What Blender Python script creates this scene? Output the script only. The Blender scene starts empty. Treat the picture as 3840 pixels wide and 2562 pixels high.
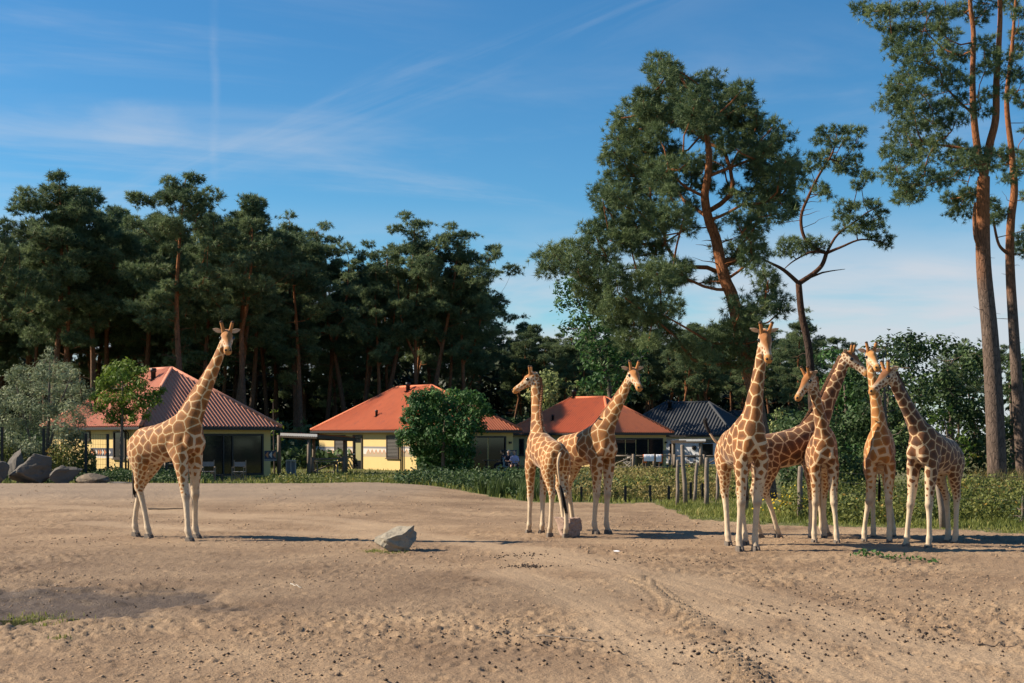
import bpy, bmesh, math, random
import numpy as np
from mathutils import Vector, Matrix
from mathutils.kdtree import KDTree

SC = bpy.context.scene
COL = SC.collection
# ---------------------------------------------------------------- camera
F, CX, HZ, CAMH = 4800.0, 1920.0, 1640.0, 2.1      # focal length and horizon row in photo pixels, eye height in metres
cam = bpy.data.cameras.new('camera')
cam.sensor_width = 36.0
cam.lens = 45.0
cam.shift_y = (HZ - 1281.0) / 3840.0
cam.clip_start = 0.1
cam.clip_end = 6000.0
cam_o = bpy.data.objects.new('camera', cam)
cam_o.location = (0, 0, CAMH)
cam_o.rotation_euler = (math.radians(90), 0, 0)
COL.objects.link(cam_o)
SC.camera = cam_o
# ---------------------------------------------------------------- sky and sun
SUN = Vector((-0.815, 0.07, 0.565)).normalized()
sun_el = math.asin(SUN.z)
world = bpy.data.worlds.new('World')
SC.world = world
world.use_nodes = True
wn, wl = world.node_tree.nodes, world.node_tree.links
wn.clear()
w_out = wn.new('ShaderNodeOutputWorld')
w_bg = wn.new('ShaderNodeBackground')
w_bg.inputs['Strength'].default_value = 0.066
w_sky = wn.new('ShaderNodeTexSky')
w_sky.sky_type = 'NISHITA'
w_sky.sun_disc = False
w_sky.sun_elevation = sun_el
w_sky.sun_rotation = math.atan2(SUN.x, SUN.y)
w_sky.air_density = 1.0
w_sky.dust_density = 0.1
w_sky.ozone_density = 1.0


def wmath(op, a, b=None, c=None, clamp=False):
    n = wn.new('ShaderNodeMath')
    n.operation = op
    n.use_clamp = clamp
    for i, v in enumerate((a, b, c)):
        if v is None:
            continue
        if isinstance(v, (int, float)):
            n.inputs[i].default_value = v
        else:
            wl.new(v, n.inputs[i])
    return n.outputs[0]


def wstep(v, lo, hi):
    n = wn.new('ShaderNodeMapRange')
    n.interpolation_type = 'SMOOTHSTEP'
    wl.new(v, n.inputs[0])
    n.inputs[1].default_value = lo
    n.inputs[2].default_value = hi
    return n.outputs[0]


w_tc = wn.new('ShaderNodeTexCoord')
w_sep = wn.new('ShaderNodeSeparateXYZ')
wl.new(w_tc.outputs['Generated'], w_sep.inputs[0])
dx, dy, dz = w_sep.outputs
zc = wmath('MAXIMUM', wmath('ADD', dz, 0.06), 0.03)
cu = wmath('DIVIDE', dx, zc)
cv = wmath('DIVIDE', dy, zc)


def wcomb(a, b, z=0.0):
    n = wn.new('ShaderNodeCombineXYZ')
    for i, v in enumerate((a, b, z)):
        if isinstance(v, (int, float)):
            n.inputs[i].default_value = v
        else:
            wl.new(v, n.inputs[i])
    return n.outputs[0]


def wnoise(vec, scale, detail, rough, dist=0.0):
    n = wn.new('ShaderNodeTexNoise')
    n.inputs['Scale'].default_value = scale
    n.inputs['Detail'].default_value = detail
    n.inputs['Roughness'].default_value = rough
    n.inputs['Distortion'].default_value = dist
    wl.new(vec, n.inputs['Vector'])
    return n.outputs[0]


# thin cirrus: streaks drawn out along one direction of the cloud layer
ca = wmath('ADD', wmath('MULTIPLY', cu, 0.93), wmath('MULTIPLY', cv, 0.37))
cb = wmath('SUBTRACT', wmath('MULTIPLY', cv, 0.93), wmath('MULTIPLY', cu, 0.37))
streak = wnoise(wcomb(wmath('MULTIPLY', ca, 0.55), wmath('MULTIPLY', cb, 1.1), 3.7), 1.25, 6.0, 0.60, 0.5)
patch = wnoise(wcomb(cu, cv, 8.3), 0.5, 3.0, 0.5)
cirrus = wmath('MULTIPLY', wstep(streak, 0.46, 0.80), wstep(patch, 0.40, 0.62))
veil = wmath('MULTIPLY', wnoise(wcomb(wmath('MULTIPLY', dx, 1.6), wmath('MULTIPLY', dz, 9.0), 1.9), 2.4, 5.0, 0.55, 0.3), 1.0)
low = wmath('MULTIPLY', wstep(veil, 0.27, 0.56), wmath('SUBTRACT', 1.0, wstep(dz, 0.09, 0.185)))
# one old contrail standing on the left
tw = wmath('ABSOLUTE', wmath('ADD', wmath('DIVIDE', dx, wmath('MAXIMUM', dy, 0.01)), wmath('ADD', 0.2325, wmath('MULTIPLY', wmath('SUBTRACT', wnoise(wcomb(0.0, dz, 0.0), 22.0, 3.0, 0.6), 0.5), 0.008))))
trail = wmath('SUBTRACT', 1.0, wstep(tw, 0.0, 0.0055))
trail = wmath('MULTIPLY', trail, wmath('MULTIPLY', wstep(dz, 0.12, 0.20), wmath('SUBTRACT', 1.0, wstep(dz, 0.28, 0.34))))
trail = wmath('MULTIPLY', trail, wmath('MULTIPLY', wstep(wnoise(wcomb(dx, 0.0, dz), 30.0, 4.0, 0.6), 0.3, 0.7), wstep(dy, 0.0, 0.1)))


def wdot(v):
    v = Vector(v)
    return wmath('ADD', wmath('ADD', wmath('MULTIPLY', dx, v.x), wmath('MULTIPLY', dy, v.y)), wmath('MULTIPLY', dz, v.z))


# a long feathered cirrus band crossing the sky, and one small bright wisp
b1, b2 = Vector((-0.225, 1, 0.212)), Vector((0.05, 1, 0.315))
bn = b1.cross(b2).normalized()
fe = wnoise(wcomb(wmath('MULTIPLY', wdot(b2 - b1), 9.0), wmath('MULTIPLY', wdot(bn), 26.0), 4.1), 1.6, 6.0, 0.62, 0.6)
band = wmath('SUBTRACT', 1.0, wstep(wmath('ABSOLUTE', wmath('ADD', wdot(bn), wmath('MULTIPLY', wmath('SUBTRACT', fe, 0.5), 0.06))), 0.0, 0.034))
band = wmath('MULTIPLY', wmath('MULTIPLY', band, wstep(fe, 0.36, 0.72)), wstep(dy, 0.75, 0.9))
wi = Vector((-0.294, 1, 0.245)).normalized()
wf_ = wnoise(wcomb(wmath('MULTIPLY', dx, 30.0), wmath('MULTIPLY', dz, 60.0), 2.0), 1.0, 5.0, 0.6, 0.4)
wisp = wmath('MULTIPLY', wstep(wmath('SUBTRACT', wmath('SUBTRACT', wdot(wi), wmath('MULTIPLY', wmath('POWER', wmath('SUBTRACT', dz, wi.z), 2.0), 2.5)), wmath('MULTIPLY', wf_, 0.0016)), 0.9980, 0.9993), 0.55)
cirrus = wmath('ADD', cirrus, wmath('ADD', wmath('MULTIPLY', band, 0.38), wmath('MULTIPLY', wisp, 0.9)))
cl = wmath('ADD', wmath('ADD', wmath('MULTIPLY', cirrus, 0.36), wmath('MULTIPLY', low, 0.85)), wmath('MULTIPLY', trail, 0.11), clamp=True)
w_mix = wn.new('ShaderNodeMix')
w_mix.data_type = 'RGBA'
wl.new(cl, w_mix.inputs[0])
w_hsv = wn.new('ShaderNodeHueSaturation')
w_hsv.inputs['Saturation'].default_value = 1.32
wl.new(w_sky.outputs[0], w_hsv.inputs['Color'])
w_tint = wn.new('ShaderNodeMix')
w_tint.data_type = 'RGBA'
w_tint.blend_type = 'MULTIPLY'
w_tint.inputs[0].default_value = 1.0
w_tint.inputs[7].default_value = (0.60, 0.93, 1.05, 1)
wl.new(w_hsv.outputs[0], w_tint.inputs[6])
wl.new(w_tint.outputs[2], w_mix.inputs[6])
w_mix.inputs[7].default_value = (5.3, 5.5, 5.95, 1)
wl.new(w_mix.outputs[2], w_bg.inputs['Color'])
wl.new(w_bg.outputs[0], w_out.inputs[0])
sun = bpy.data.lights.new('sun', 'SUN')
sun.energy = 5.0
sun.angle = math.radians(0.55)
sun.color = (1.0, 0.87, 0.69)
sun_o = bpy.data.objects.new('sun', sun)
sun_o.rotation_euler = (-SUN).to_track_quat('-Z', 'Y').to_euler()
sun_o.location = SUN * 60
COL.objects.link(sun_o)
SC.view_settings.view_transform = 'Standard'
SC.view_settings.look = 'None'
SC.view_settings.gamma = 1.0
SC.view_settings.exposure = 0.92
SC.cycles.max_bounces = 6
SC.cycles.diffuse_bounces = 3
SC.cycles.glossy_bounces = 3
SC.cycles.transmission_bounces = 3


# ---------------------------------------------------------------- helpers
def P(px, py, D):
    """world point seen at photo pixel (px, py) at distance D along the view"""
    return Vector(((px - CX) / F * D, D, CAMH - (py - HZ) / F * D))


def G(px, py, z=0.0):
    """ground point seen at photo pixel"""
    return P(px, py, F * (CAMH - z) / (py - HZ))


def GD(px, D):
    X = (px - CX) / F * D
    return Vector((X, D, float(hgt(np.array([X]), np.array([D]))[0])))


def smooth01(x, a, b):
    t = np.clip((x - a) / (b - a), 0, 1)
    return t * t * (3 - 2 * t)


_rt = np.random.default_rng(7).random((256, 256))


def vnoise(x, y):
    xi, yi = np.floor(x).astype(int), np.floor(y).astype(int)
    fx, fy = x - xi, y - yi
    fx = fx * fx * (3 - 2 * fx)
    fy = fy * fy * (3 - 2 * fy)
    a, b = _rt[xi & 255, yi & 255], _rt[(xi + 1) & 255, yi & 255]
    c, d = _rt[xi & 255, (yi + 1) & 255], _rt[(xi + 1) & 255, (yi + 1) & 255]
    return (a * (1 - fx) + b * fx) * (1 - fy) + (c * (1 - fx) + d * fx) * fy - 0.5


def fbm(x, y, oct=4, lac=2.03, gain=0.5):
    s, a = 0, 1.0
    for i in range(oct):
        s = s + a * vnoise(x + 17.3 * i, y - 9.1 * i)
        x, y, a = x * lac, y * lac, a * gain
    return s


def hgt(X, Y):
    """large forms of the ground: a low sand bank at the back left"""
    X, Y = np.asarray(X, float), np.asarray(Y, float)
    ridge = 0.36 * smooth01(Y, 30, 46) * (1 - smooth01(Y, 48, 56))
    ridge = ridge * (1 - smooth01(X, -6.0, 0.5))
    und = 0.05 * fbm(X * 0.22 + 5, Y * 0.22, 3)
    return ridge + und * smooth01(Y, 8, 14)


def mesh_np(name, V, faces, mats, smooth=False, attrs=None, uniq_mat_idx=None):
    me = bpy.data.meshes.new(name)
    V = np.asarray(V, np.float32)
    if not isinstance(faces, list):
        faces = [faces]
    faces = [np.asarray(f, np.int32) for f in faces if len(f)]
    me.vertices.add(len(V))
    me.vertices.foreach_set('co', V.ravel())
    loops = np.concatenate([f.ravel() for f in faces])
    sizes = np.concatenate([np.full(len(f), f.shape[1], np.int32) for f in faces])
    starts = np.concatenate([[0], np.cumsum(sizes)[:-1]]).astype(np.int32)
    me.loops.add(len(loops))
    me.loops.foreach_set('vertex_index', loops)
    me.polygons.add(len(sizes))
    me.polygons.foreach_set('loop_start', starts)
    me.polygons.foreach_set('use_smooth', np.full(len(sizes), smooth, bool))
    for m in (mats if isinstance(mats, (list, tuple)) else [mats]):
        me.materials.append(m)
    if uniq_mat_idx is not None:
        me.polygons.foreach_set('material_index', np.asarray(uniq_mat_idx, np.int32))
    if attrs:
        for k, a in attrs.items():
            at = me.attributes.new(k, 'FLOAT', 'POINT')
            at.data.foreach_set('value', np.asarray(a, np.float32))
    me.update(calc_edges=True)
    return me


def link(name, data, parent=None, label=None, cat=None, group=None, kind=None):
    o = bpy.data.objects.new(name, data)
    COL.objects.link(o)
    if parent is not None:
        o.parent = parent
    tag(o, label, cat, group, kind)
    return o


def tag(o, label=None, cat=None, group=None, kind=None):
    if label:
        o['label'] = label
    if cat:
        o['category'] = cat
    if group:
        o['group'] = group
    if kind:
        o['kind'] = kind
    return o


def thing(name, loc, label, cat, group=None):
    o = link(name, None, None, label, cat, group)
    o.empty_display_size = 0.2
    o.location = loc
    return o


class MB:
    """collects boxes, bars and tubes into one mesh"""

    def __init__(s):
        s.v, s.f3, s.f4 = [], [], []

    def add(s, V, f4=(), f3=()):
        n = len(s.v)
        s.v.extend([tuple(p) for p in V])
        s.f4.extend([tuple(n + i for i in f) for f in f4])
        s.f3.extend([tuple(n + i for i in f) for f in f3])

    def obox(s, O, U, V, W):
        O, U, V, W = map(Vector, (O, U, V, W))
        if U.cross(V).dot(W) < 0:
            U, V = V, U
        s.add([O, O + U, O + U + V, O + V, O + W, O + U + W, O + U + V + W, O + V + W],
              [(0, 3, 2, 1), (4, 5, 6, 7), (0, 1, 5, 4), (1, 2, 6, 5), (2, 3, 7, 6), (3, 0, 4, 7)])

    def bar(s, A, B, w, h=None, up=(0, 0, 1)):
        h = w if h is None else h
        A, B = Vector(A), Vector(B)
        d = (B - A).normalized()
        u = d.cross(Vector(up))
        if u.length < 1e-3:
            u = d.cross(Vector((1, 0, 0)))
        u.normalize()
        v = u.cross(d)
        s.obox(A - u * w / 2 - v * h / 2, u * w, v * h, B - A)

    def tube(s, pts, radii, n=7, cap=True):
        V, f4, f3 = tube_np(np.array([tuple(p) for p in pts]), np.array(radii, float), n, cap)
        s.add(V, f4, f3)

    def poly(s, pts):
        n = len(s.v)
        s.v.extend([tuple(p) for p in pts])
        if len(pts) == 4:
            s.f4.append((n, n + 1, n + 2, n + 3))
        else:
            for i in range(1, len(pts) - 1):
                s.f3.append((n, n + i, n + i + 1))

    def build(s, name, mat, parent=None, smooth=False, **kw):
        if not s.v:
            return None
        pv = np.array(s.v, float)
        if parent is not None:
            M = np.array(world_inv(parent))
            pv = pv @ M[:3, :3].T + M[:3, 3]
            me = mesh_np(name, pv, [np.array(s.f4, int).reshape(-1, 4), np.array(s.f3, int).reshape(-1, 3)], mat, smooth)
            return link(name, me, parent, **kw)
        c = pv.mean(0)
        c[2] = pv[:, 2].min()
        me = mesh_np(name, pv - c, [np.array(s.f4, int).reshape(-1, 4), np.array(s.f3, int).reshape(-1, 3)], mat, smooth)
        o = link(name, me, None, **kw)
        o.location = c
        return o


def world_inv(o):
    M = Matrix.Identity(4)
    while o is not None:
        M = Matrix.LocRotScale(o.location, o.rotation_euler, o.scale) @ M
        o = o.parent
    return M.inverted()


def tube_np(P_, R, n=7, cap=True):
    k = len(P_)
    T = np.gradient(P_, axis=0)
    T /= np.linalg.norm(T, axis=1)[:, None] + 1e-9
    ref = np.array([0.0, 0, 1]) if abs(T[0][2]) < 0.9 else np.array([1.0, 0, 0])
    V = []
    u = np.cross(T[0], ref)
    for i in range(k):
        u = u - T[i] * np.dot(u, T[i])
        u /= np.linalg.norm(u) + 1e-9
        v = np.cross(T[i], u)
        a = np.arange(n) * 2 * np.pi / n
        V.append(P_[i] + R[i] * (np.cos(a)[:, None] * u + np.sin(a)[:, None] * v))
    V = np.concatenate(V)
    f4 = []
    for i in range(k - 1):
        for j in range(n):
            f4.append((i * n + j, i * n + (j + 1) % n, (i + 1) * n + (j + 1) % n, (i + 1) * n + j))
    f3 = []
    if cap:
        for j in range(1, n - 1):
            f3.append((0, j + 1, j))
            f3.append(((k - 1) * n, (k - 1) * n + j, (k - 1) * n + j + 1))
    return V, f4, f3


# ---------------------------------------------------------------- materials
def nmat(name):
    m = bpy.data.materials.new(name)
    m.use_nodes = True
    nt = m.node_tree
    return m, nt.nodes, nt.links, nt.nodes['Principled BSDF']


def setin(b, **kw):
    for k, v in kw.items():
        b.inputs[k.replace('_', ' ')].default_value = v


def rgb(c):
    return (c[0], c[1], c[2], 1.0)


def nd(nodes, links, typ, ins=None, **props):
    n = nodes.new(typ)
    for k, v in props.items():
        setattr(n, k, v)
    for k, v in (ins or {}).items():
        if hasattr(v, 'is_linked') or hasattr(v, 'links'):
            links.new(v, n.inputs[k])
        else:
            n.inputs[k].default_value = v
    return n


def plain(name, c, rough=0.7, var=0.25, scale=3.0, bump=0.0, bscale=40.0, metal=0.0, spec=0.3, dirt=None):
    """base colour with uneven tone, an optional second noise of dirt and fine relief"""
    m, N, L, b = nmat(name)
    setin(b, Roughness=rough, Metallic=metal)
    b.inputs['Specular IOR Level'].default_value = spec
    tc = N.new('ShaderNodeTexCoord')
    n1 = nd(N, L, 'ShaderNodeTexNoise', {'Vector': tc.outputs['Object'], 'Scale': scale, 'Detail': 5.0, 'Roughness': 0.62})
    mx = nd(N, L, 'ShaderNodeMix', {0: n1.outputs[0]}, data_type='RGBA')
    mx.inputs[6].default_value = rgb([v * (1 - var) for v in c])
    mx.inputs[7].default_value = rgb([min(v * (1 + var), 1) for v in c])
    out = mx.outputs[2]
    if dirt:
        n2 = nd(N, L, 'ShaderNodeTexNoise', {'Vector': tc.outputs['Object'], 'Scale': dirt[1], 'Detail': 6.0, 'Roughness': 0.7})
        rp = nd(N, L, 'ShaderNodeMapRange', {0: n2.outputs[0], 1: dirt[2], 2: dirt[2] + 0.15})
        m2 = nd(N, L, 'ShaderNodeMix', {0: rp.outputs[0], 6: out}, data_type='RGBA')
        m2.inputs[7].default_value = rgb(dirt[0])
        out = m2.outputs[2]
    L.new(out, b.inputs['Base Color'])
    if bump:
        n3 = nd(N, L, 'ShaderNodeTexNoise', {'Vector': tc.outputs['Object'], 'Scale': bscale, 'Detail': 4.0})
        bp = nd(N, L, 'ShaderNodeBump', {'Height': n3.outputs[0], 'Strength': bump, 'Distance': 0.02})
        L.new(bp.outputs[0], b.inputs['Normal'])
    return m


def leafmat(name, dark, light, transl=0.25, rough=0.6, spec=0.25, yellow=None):
    """every leaf carries its own random tone"""
    m, N, L, b = nmat(name)
    at = N.new('ShaderNodeAttribute')
    at.attribute_name = 'tone'
    rp = N.new('ShaderNodeValToRGB')
    L.new(at.outputs['Fac'], rp.inputs[0])
    e = rp.color_ramp.elements
    e[0].color, e[1].color = rgb(dark), rgb(light)
    if yellow:
        e[1].position = 0.90
        k = rp.color_ramp.elements.new(0.995)
        k.color = rgb(yellow)
    L.new(rp.outputs[0], b.inputs['Base Color'])
    setin(b, Roughness=rough)
    b.inputs['Specular IOR Level'].default_value = spec
    if transl:
        tr = N.new('ShaderNodeBsdfTranslucent')
        L.new(rp.outputs[0], tr.inputs['Color'])
        ms = N.new('ShaderNodeMixShader')
        ms.inputs[0].default_value = transl
        L.new(b.outputs[0], ms.inputs[1])
        L.new(tr.outputs[0], ms.inputs[2])
        L.new(ms.outputs[0], N['Material Output'].inputs[0])
    return m


M = {}
M['yellow_wall'] = plain('yellow_plaster', (0.58, 0.42, 0.18), 0.9, 0.08, 1.2, 0.25, 60)
M['white_wall'] = plain('white_plaster', (0.62, 0.63, 0.66), 0.9, 0.06, 1.2, 0.2, 60)
M['red_roof'] = plain('red_sheet', (0.54, 0.155, 0.070), 0.75, 0.16, 1.6, 0.1, 30, dirt=((0.40, 0.125, 0.075), 1.4, 0.55))
M['red_roof_pale'] = plain('red_sheet_weathered', (0.58, 0.235, 0.145), 0.72, 0.12, 0.6, 0.1, 30, dirt=((0.42, 0.14, 0.09), 1.0, 0.55))
M['grey_roof'] = plain('anthracite_sheet', (0.042, 0.045, 0.05), 0.65, 0.2, 0.9, 0.1, 30)
M['dark_trim'] = plain('dark_trim', (0.025, 0.022, 0.022), 0.5, 0.2, 6)
M['brown_trim'] = plain('brown_frame', (0.05, 0.035, 0.025), 0.6, 0.2, 6)
M['black'] = plain('black_plastic', (0.012, 0.012, 0.014), 0.45, 0.2, 6)
M['wood'] = plain('weathered_wood', (0.20, 0.16, 0.125), 0.9, 0.3, 9, 0.5, 55, dirt=((0.10, 0.085, 0.07), 12, 0.56))
M['dark_wood'] = plain('dark_wood', (0.085, 0.065, 0.05), 0.9, 0.3, 9, 0.5, 55)
M['pale_wood'] = plain('pale_wood', (0.38, 0.34, 0.29), 0.85, 0.2, 9, 0.3, 55)
M['grey_metal'] = plain('grey_sheet', (0.50, 0.50, 0.50), 0.6, 0.15, 5)
M['wire'] = plain('fence_wire', (0.014, 0.016, 0.016), 0.5, 0.2, 8)
M['band_grey'] = plain('band_grey', (0.20, 0.19, 0.19), 0.9, 0.1, 5)
M['band_white'] = plain('band_white', (0.55, 0.50, 0.44), 0.9, 0.08, 5)
M['band_sand'] = plain('band_sand', (0.36, 0.28, 0.19), 0.9, 0.08, 5)
M['band_orange'] = plain('band_orange', (0.52, 0.21, 0.09), 0.9, 0.1, 5)
M['band_navy'] = plain('band_navy', (0.06, 0.065, 0.085), 0.9, 0.1, 5)
M['olive'] = plain('olive_panel', (0.24, 0.22, 0.10), 0.7, 0.1, 4)
M['blind'] = plain('window_blind', (0.10, 0.09, 0.08), 0.7, 0.2, 4)
M['orange_cloth'] = plain('orange_cloth', (0.62, 0.16, 0.03), 0.9, 0.15, 8)
M['white_cloth'] = plain('white_cloth', (0.78, 0.78, 0.80), 0.9, 0.08, 8)
M['lavender'] = plain('lavender_cloth', (0.46, 0.42, 0.62), 0.9, 0.1, 8)
M['navy_cloth'] = plain('navy_cloth', (0.02, 0.024, 0.04), 0.9, 0.1, 8)
M['skin'] = plain('skin', (0.52, 0.30, 0.20), 0.6, 0.06, 8)
M['hair'] = plain('hair', (0.03, 0.02, 0.015), 0.6, 0.2, 20)
M['hair_grey'] = plain('grey_hair', (0.45, 0.43, 0.40), 0.7, 0.2, 20)
M['blue_plastic'] = plain('pale_blue_seat', (0.33, 0.42, 0.45), 0.6, 0.1, 6)
mg, N_, L_, b_ = nmat('window_glass')
setin(b_, Roughness=0.06)
b_.inputs['Base Color'].default_value = (0.012, 0.013, 0.015, 1)
b_.inputs['Specular IOR Level'].default_value = 0.5
M['glass'] = mg


def bark_mat(name, low, high, z0, z1, rough=0.95):
    """scots pine bark: grey plates below, orange flakes above"""
    m, N, L, b = nmat(name)
    tc = N.new('ShaderNodeTexCoord')
    sp = nd(N, L, 'ShaderNodeSeparateXYZ', {0: tc.outputs['Object']})
    n0 = nd(N, L, 'ShaderNodeTexNoise', {'Vector': tc.outputs['Object'], 'Scale': 0.7, 'Detail': 4.0})
    hz = nd(N, L, 'ShaderNodeMath', {0: n0.outputs[0], 1: 4.0, 2: sp.outputs[2]}, operation='MULTIPLY_ADD')
    f = nd(N, L, 'ShaderNodeMapRange', {0: hz.outputs[0], 1: z0 + 2, 2: z1 + 2})
    mp = nd(N, L, 'ShaderNodeMapping', {0: tc.outputs['Object']})
    mp.inputs['Scale'].default_value = (7, 7, 1.7)
    vo = nd(N, L, 'ShaderNodeTexVoronoi', {'Vector': mp.outputs[0], 'Scale': 1.6}, feature='DISTANCE_TO_EDGE')
    n1 = nd(N, L, 'ShaderNodeTexNoise', {'Vector': mp.outputs[0], 'Scale': 2.2, 'Detail': 6.0, 'Roughness': 0.7})
    c = nd(N, L, 'ShaderNodeMix', {0: f.outputs[0]}, data_type='RGBA')
    c.inputs[6].default_value, c.inputs[7].default_value = rgb(low), rgb(high)
    d = nd(N, L, 'ShaderNodeMapRange', {0: n1.outputs[0], 1: 0.3, 2: 0.7, 3: 0.55, 4: 1.25})
    e = nd(N, L, 'ShaderNodeMapRange', {0: vo.outputs[0], 1: 0.0, 2: 0.09, 3: 0.5, 4: 1.0})
    k = nd(N, L, 'ShaderNodeMath', {0: d.outputs[0], 1: e.outputs[0]}, operation='MULTIPLY')
    mx = nd(N, L, 'ShaderNodeMix', {0: 1.0, 6: c.outputs[2], 7: k.outputs[0]}, data_type='RGBA', blend_type='MULTIPLY')
    L.new(mx.outputs[2], b.inputs['Base Color'])
    bp = nd(N, L, 'ShaderNodeBump', {'Height': k.outputs[0], 'Strength': 0.8, 'Distance': 0.04})
    L.new(bp.outputs[0], b.inputs['Normal'])
    setin(b, Roughness=rough)
    b.inputs['Specular IOR Level'].default_value = 0.15
    return m


M['pine_bark'] = bark_mat('pine_bark', (0.17, 0.115, 0.085), (0.30, 0.12, 0.05), 2.5, 6.0)
M['pine_bark_shaded'] = bark_mat('pine_bark_shaded', (0.075, 0.05, 0.04), (0.15, 0.065, 0.035), 6.0, 11.0)  # bark for the bent pine, its shaded side put into the darker colour
M['pine_bark_tall'] = bark_mat('pine_bark_tall', (0.155, 0.112, 0.09), (0.32, 0.13, 0.055), 7.5, 10.5)
M['pine_bark_far'] = bark_mat('pine_bark_wood', (0.13, 0.085, 0.06), (0.30, 0.12, 0.05), 6.0, 11.0)
M['leaf_bark'] = plain('grey_bark', (0.13, 0.10, 0.08), 0.95, 0.3, 6, 0.5, 30)
M['needles'] = leafmat('pine_needles', (0.042, 0.080, 0.036), (0.195, 0.250, 0.102), 0.3)
M['needles_far'] = leafmat('pine_needles_wood', (0.046, 0.084, 0.042), (0.225, 0.280, 0.125), 0.35)
M['willow'] = leafmat('willow_leaves', (0.13, 0.165, 0.085), (0.36, 0.40, 0.24), 0.3)
M['chestnut'] = leafmat('chestnut_leaves', (0.06, 0.115, 0.016), (0.22, 0.29, 0.04), 0.35, yellow=(0.38, 0.27, 0.04))
M['robinia'] = leafmat('sumac_leaves', (0.022, 0.072, 0.02), (0.085, 0.175, 0.04), 0.3)
M['hedge'] = leafmat('hedge_leaves', (0.022, 0.048, 0.016), (0.085, 0.135, 0.045), 0.25)
M['pale_leaf'] = leafmat('pale_leaves', (0.10, 0.15, 0.045), (0.32, 0.35, 0.14), 0.3, yellow=(0.36, 0.25, 0.05))
M['bramble'] = leafmat('bramble_leaves', (0.05, 0.075, 0.018), (0.20, 0.21, 0.05), 0.3, yellow=(0.32, 0.20, 0.04))
M['dry_herb'] = leafmat('dry_herbs', (0.13, 0.115, 0.035), (0.42, 0.33, 0.12), 0.3)
M['grass'] = leafmat('grass_blades', (0.08, 0.11, 0.022), (0.27, 0.28, 0.07), 0.35, yellow=(0.45, 0.36, 0.13))
M['rush'] = leafmat('rush_blades', (0.025, 0.05, 0.015), (0.11, 0.15, 0.035), 0.3)
M['flower'] = leafmat('ragwort_flowers', (0.55, 0.36, 0.02), (0.75, 0.55, 0.03), 0.2)
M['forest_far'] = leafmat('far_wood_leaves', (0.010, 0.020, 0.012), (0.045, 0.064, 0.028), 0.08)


# ---------------------------------------------------------------- ground
RNG = np.random.default_rng(11)
BND_PX = np.array([-2500, 0, 1450, 1600, 1700, 1800, 1900, 2050, 2440, 2475, 2500, 2600, 2900, 3200, 3500, 3840, 4300, 6000], float)
BND_D = np.array([51, 51, 51, 50, 48.5, 46, 43.2, 41.3, 41, 40.0, 37.2, 33.2, 31.2, 30.0, 28.7, 28.0, 27.2, 25], float)


def grass_side(X, Y, wob=1.0):
    """> 0 where turf and herbs grow, < 0 on the bare sand of the yard"""
    px = CX + F * X / np.maximum(Y, 1.0)
    return Y - np.interp(px, BND_PX, BND_D) + wob * (1.2 * fbm(X * 0.9, Y * 0.9, 3))


def poly_dist(X, Y, pts):
    best = np.full(X.shape, 1e9)
    lat = np.zeros(X.shape)
    along = np.zeros(X.shape)
    s0 = 0.0
    for (a, b) in zip(pts[:-1], pts[1:]):
        d = np.array(b) - np.array(a)
        Ls = np.hypot(*d)
        d = d / Ls
        t = np.clip((X - a[0]) * d[0] + (Y - a[1]) * d[1], 0, Ls)
        dx_, dy_ = X - a[0] - t * d[0], Y - a[1] - t * d[1]
        ds = np.hypot(dx_, dy_)
        k = ds < best
        best = np.where(k, ds, best)
        lat = np.where(k, dx_ * -d[1] + dy_ * d[0], lat)
        along = np.where(k, s0 + t, along)
        s0 += Ls
    return best, lat, along


def gxy(*pp):
    return [tuple(G(x, y))[:2] for x, y in pp]


TREADS = [gxy((2385, 2165), (2480, 2235), (2580, 2310), (2650, 2365)), gxy((2680, 2430), (2770, 2500), (2860, 2580))]
LANES = [gxy((700, 1930), (1300, 1975), (1900, 2060), (2350, 2160), (2800, 2330), (3250, 2600)),
         gxy((-300, 1905), (500, 1925), (1300, 1955), (2200, 2100), (3100, 2330), (3700, 2600)),
         gxy((1900, 2150), (2200, 2260), (2450, 2420), (2600, 2600)), gxy((2500, 2150), (2900, 2250), (3500, 2420), (4200, 2600)), gxy((300, 1960), (1100, 2000), (1700, 2020))]
WET_C = np.array(tuple(G(230, 2255))[:2])


def wetness(X, Y):
    r = np.hypot((X - WET_C[0]) / 2.1, (Y - WET_C[1]) / 2.3)
    return 1 - smooth01(r + 0.75 * fbm(X * 1.5, Y * 1.5, 4), 0.55, 1.05)


def cellpts(X, Y, cell, seed):
    """distance to, and random number of, the nearest of points strewn one per cell"""
    xi, yi = np.floor(X / cell).astype(int), np.floor(Y / cell).astype(int)
    best = np.full(X.shape, 9.0)
    rn = np.zeros(X.shape)
    for i in (-1, 0, 1):
        for j in (-1, 0, 1):
            a, b = (xi + i + seed) & 255, (yi + j + seed * 3) & 255
            px_, py_ = (xi + i + _rt[a, b]) * cell, (yi + j + _rt[b, a]) * cell
            d = np.hypot(X - px_, (Y - py_) * 0.8)
            k = d < best
            best = np.where(k, d, best)
            rn = np.where(k, _rt[(a * 7 + 13) & 255, (b * 5 + 31) & 255], rn)
    return best, rn


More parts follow.
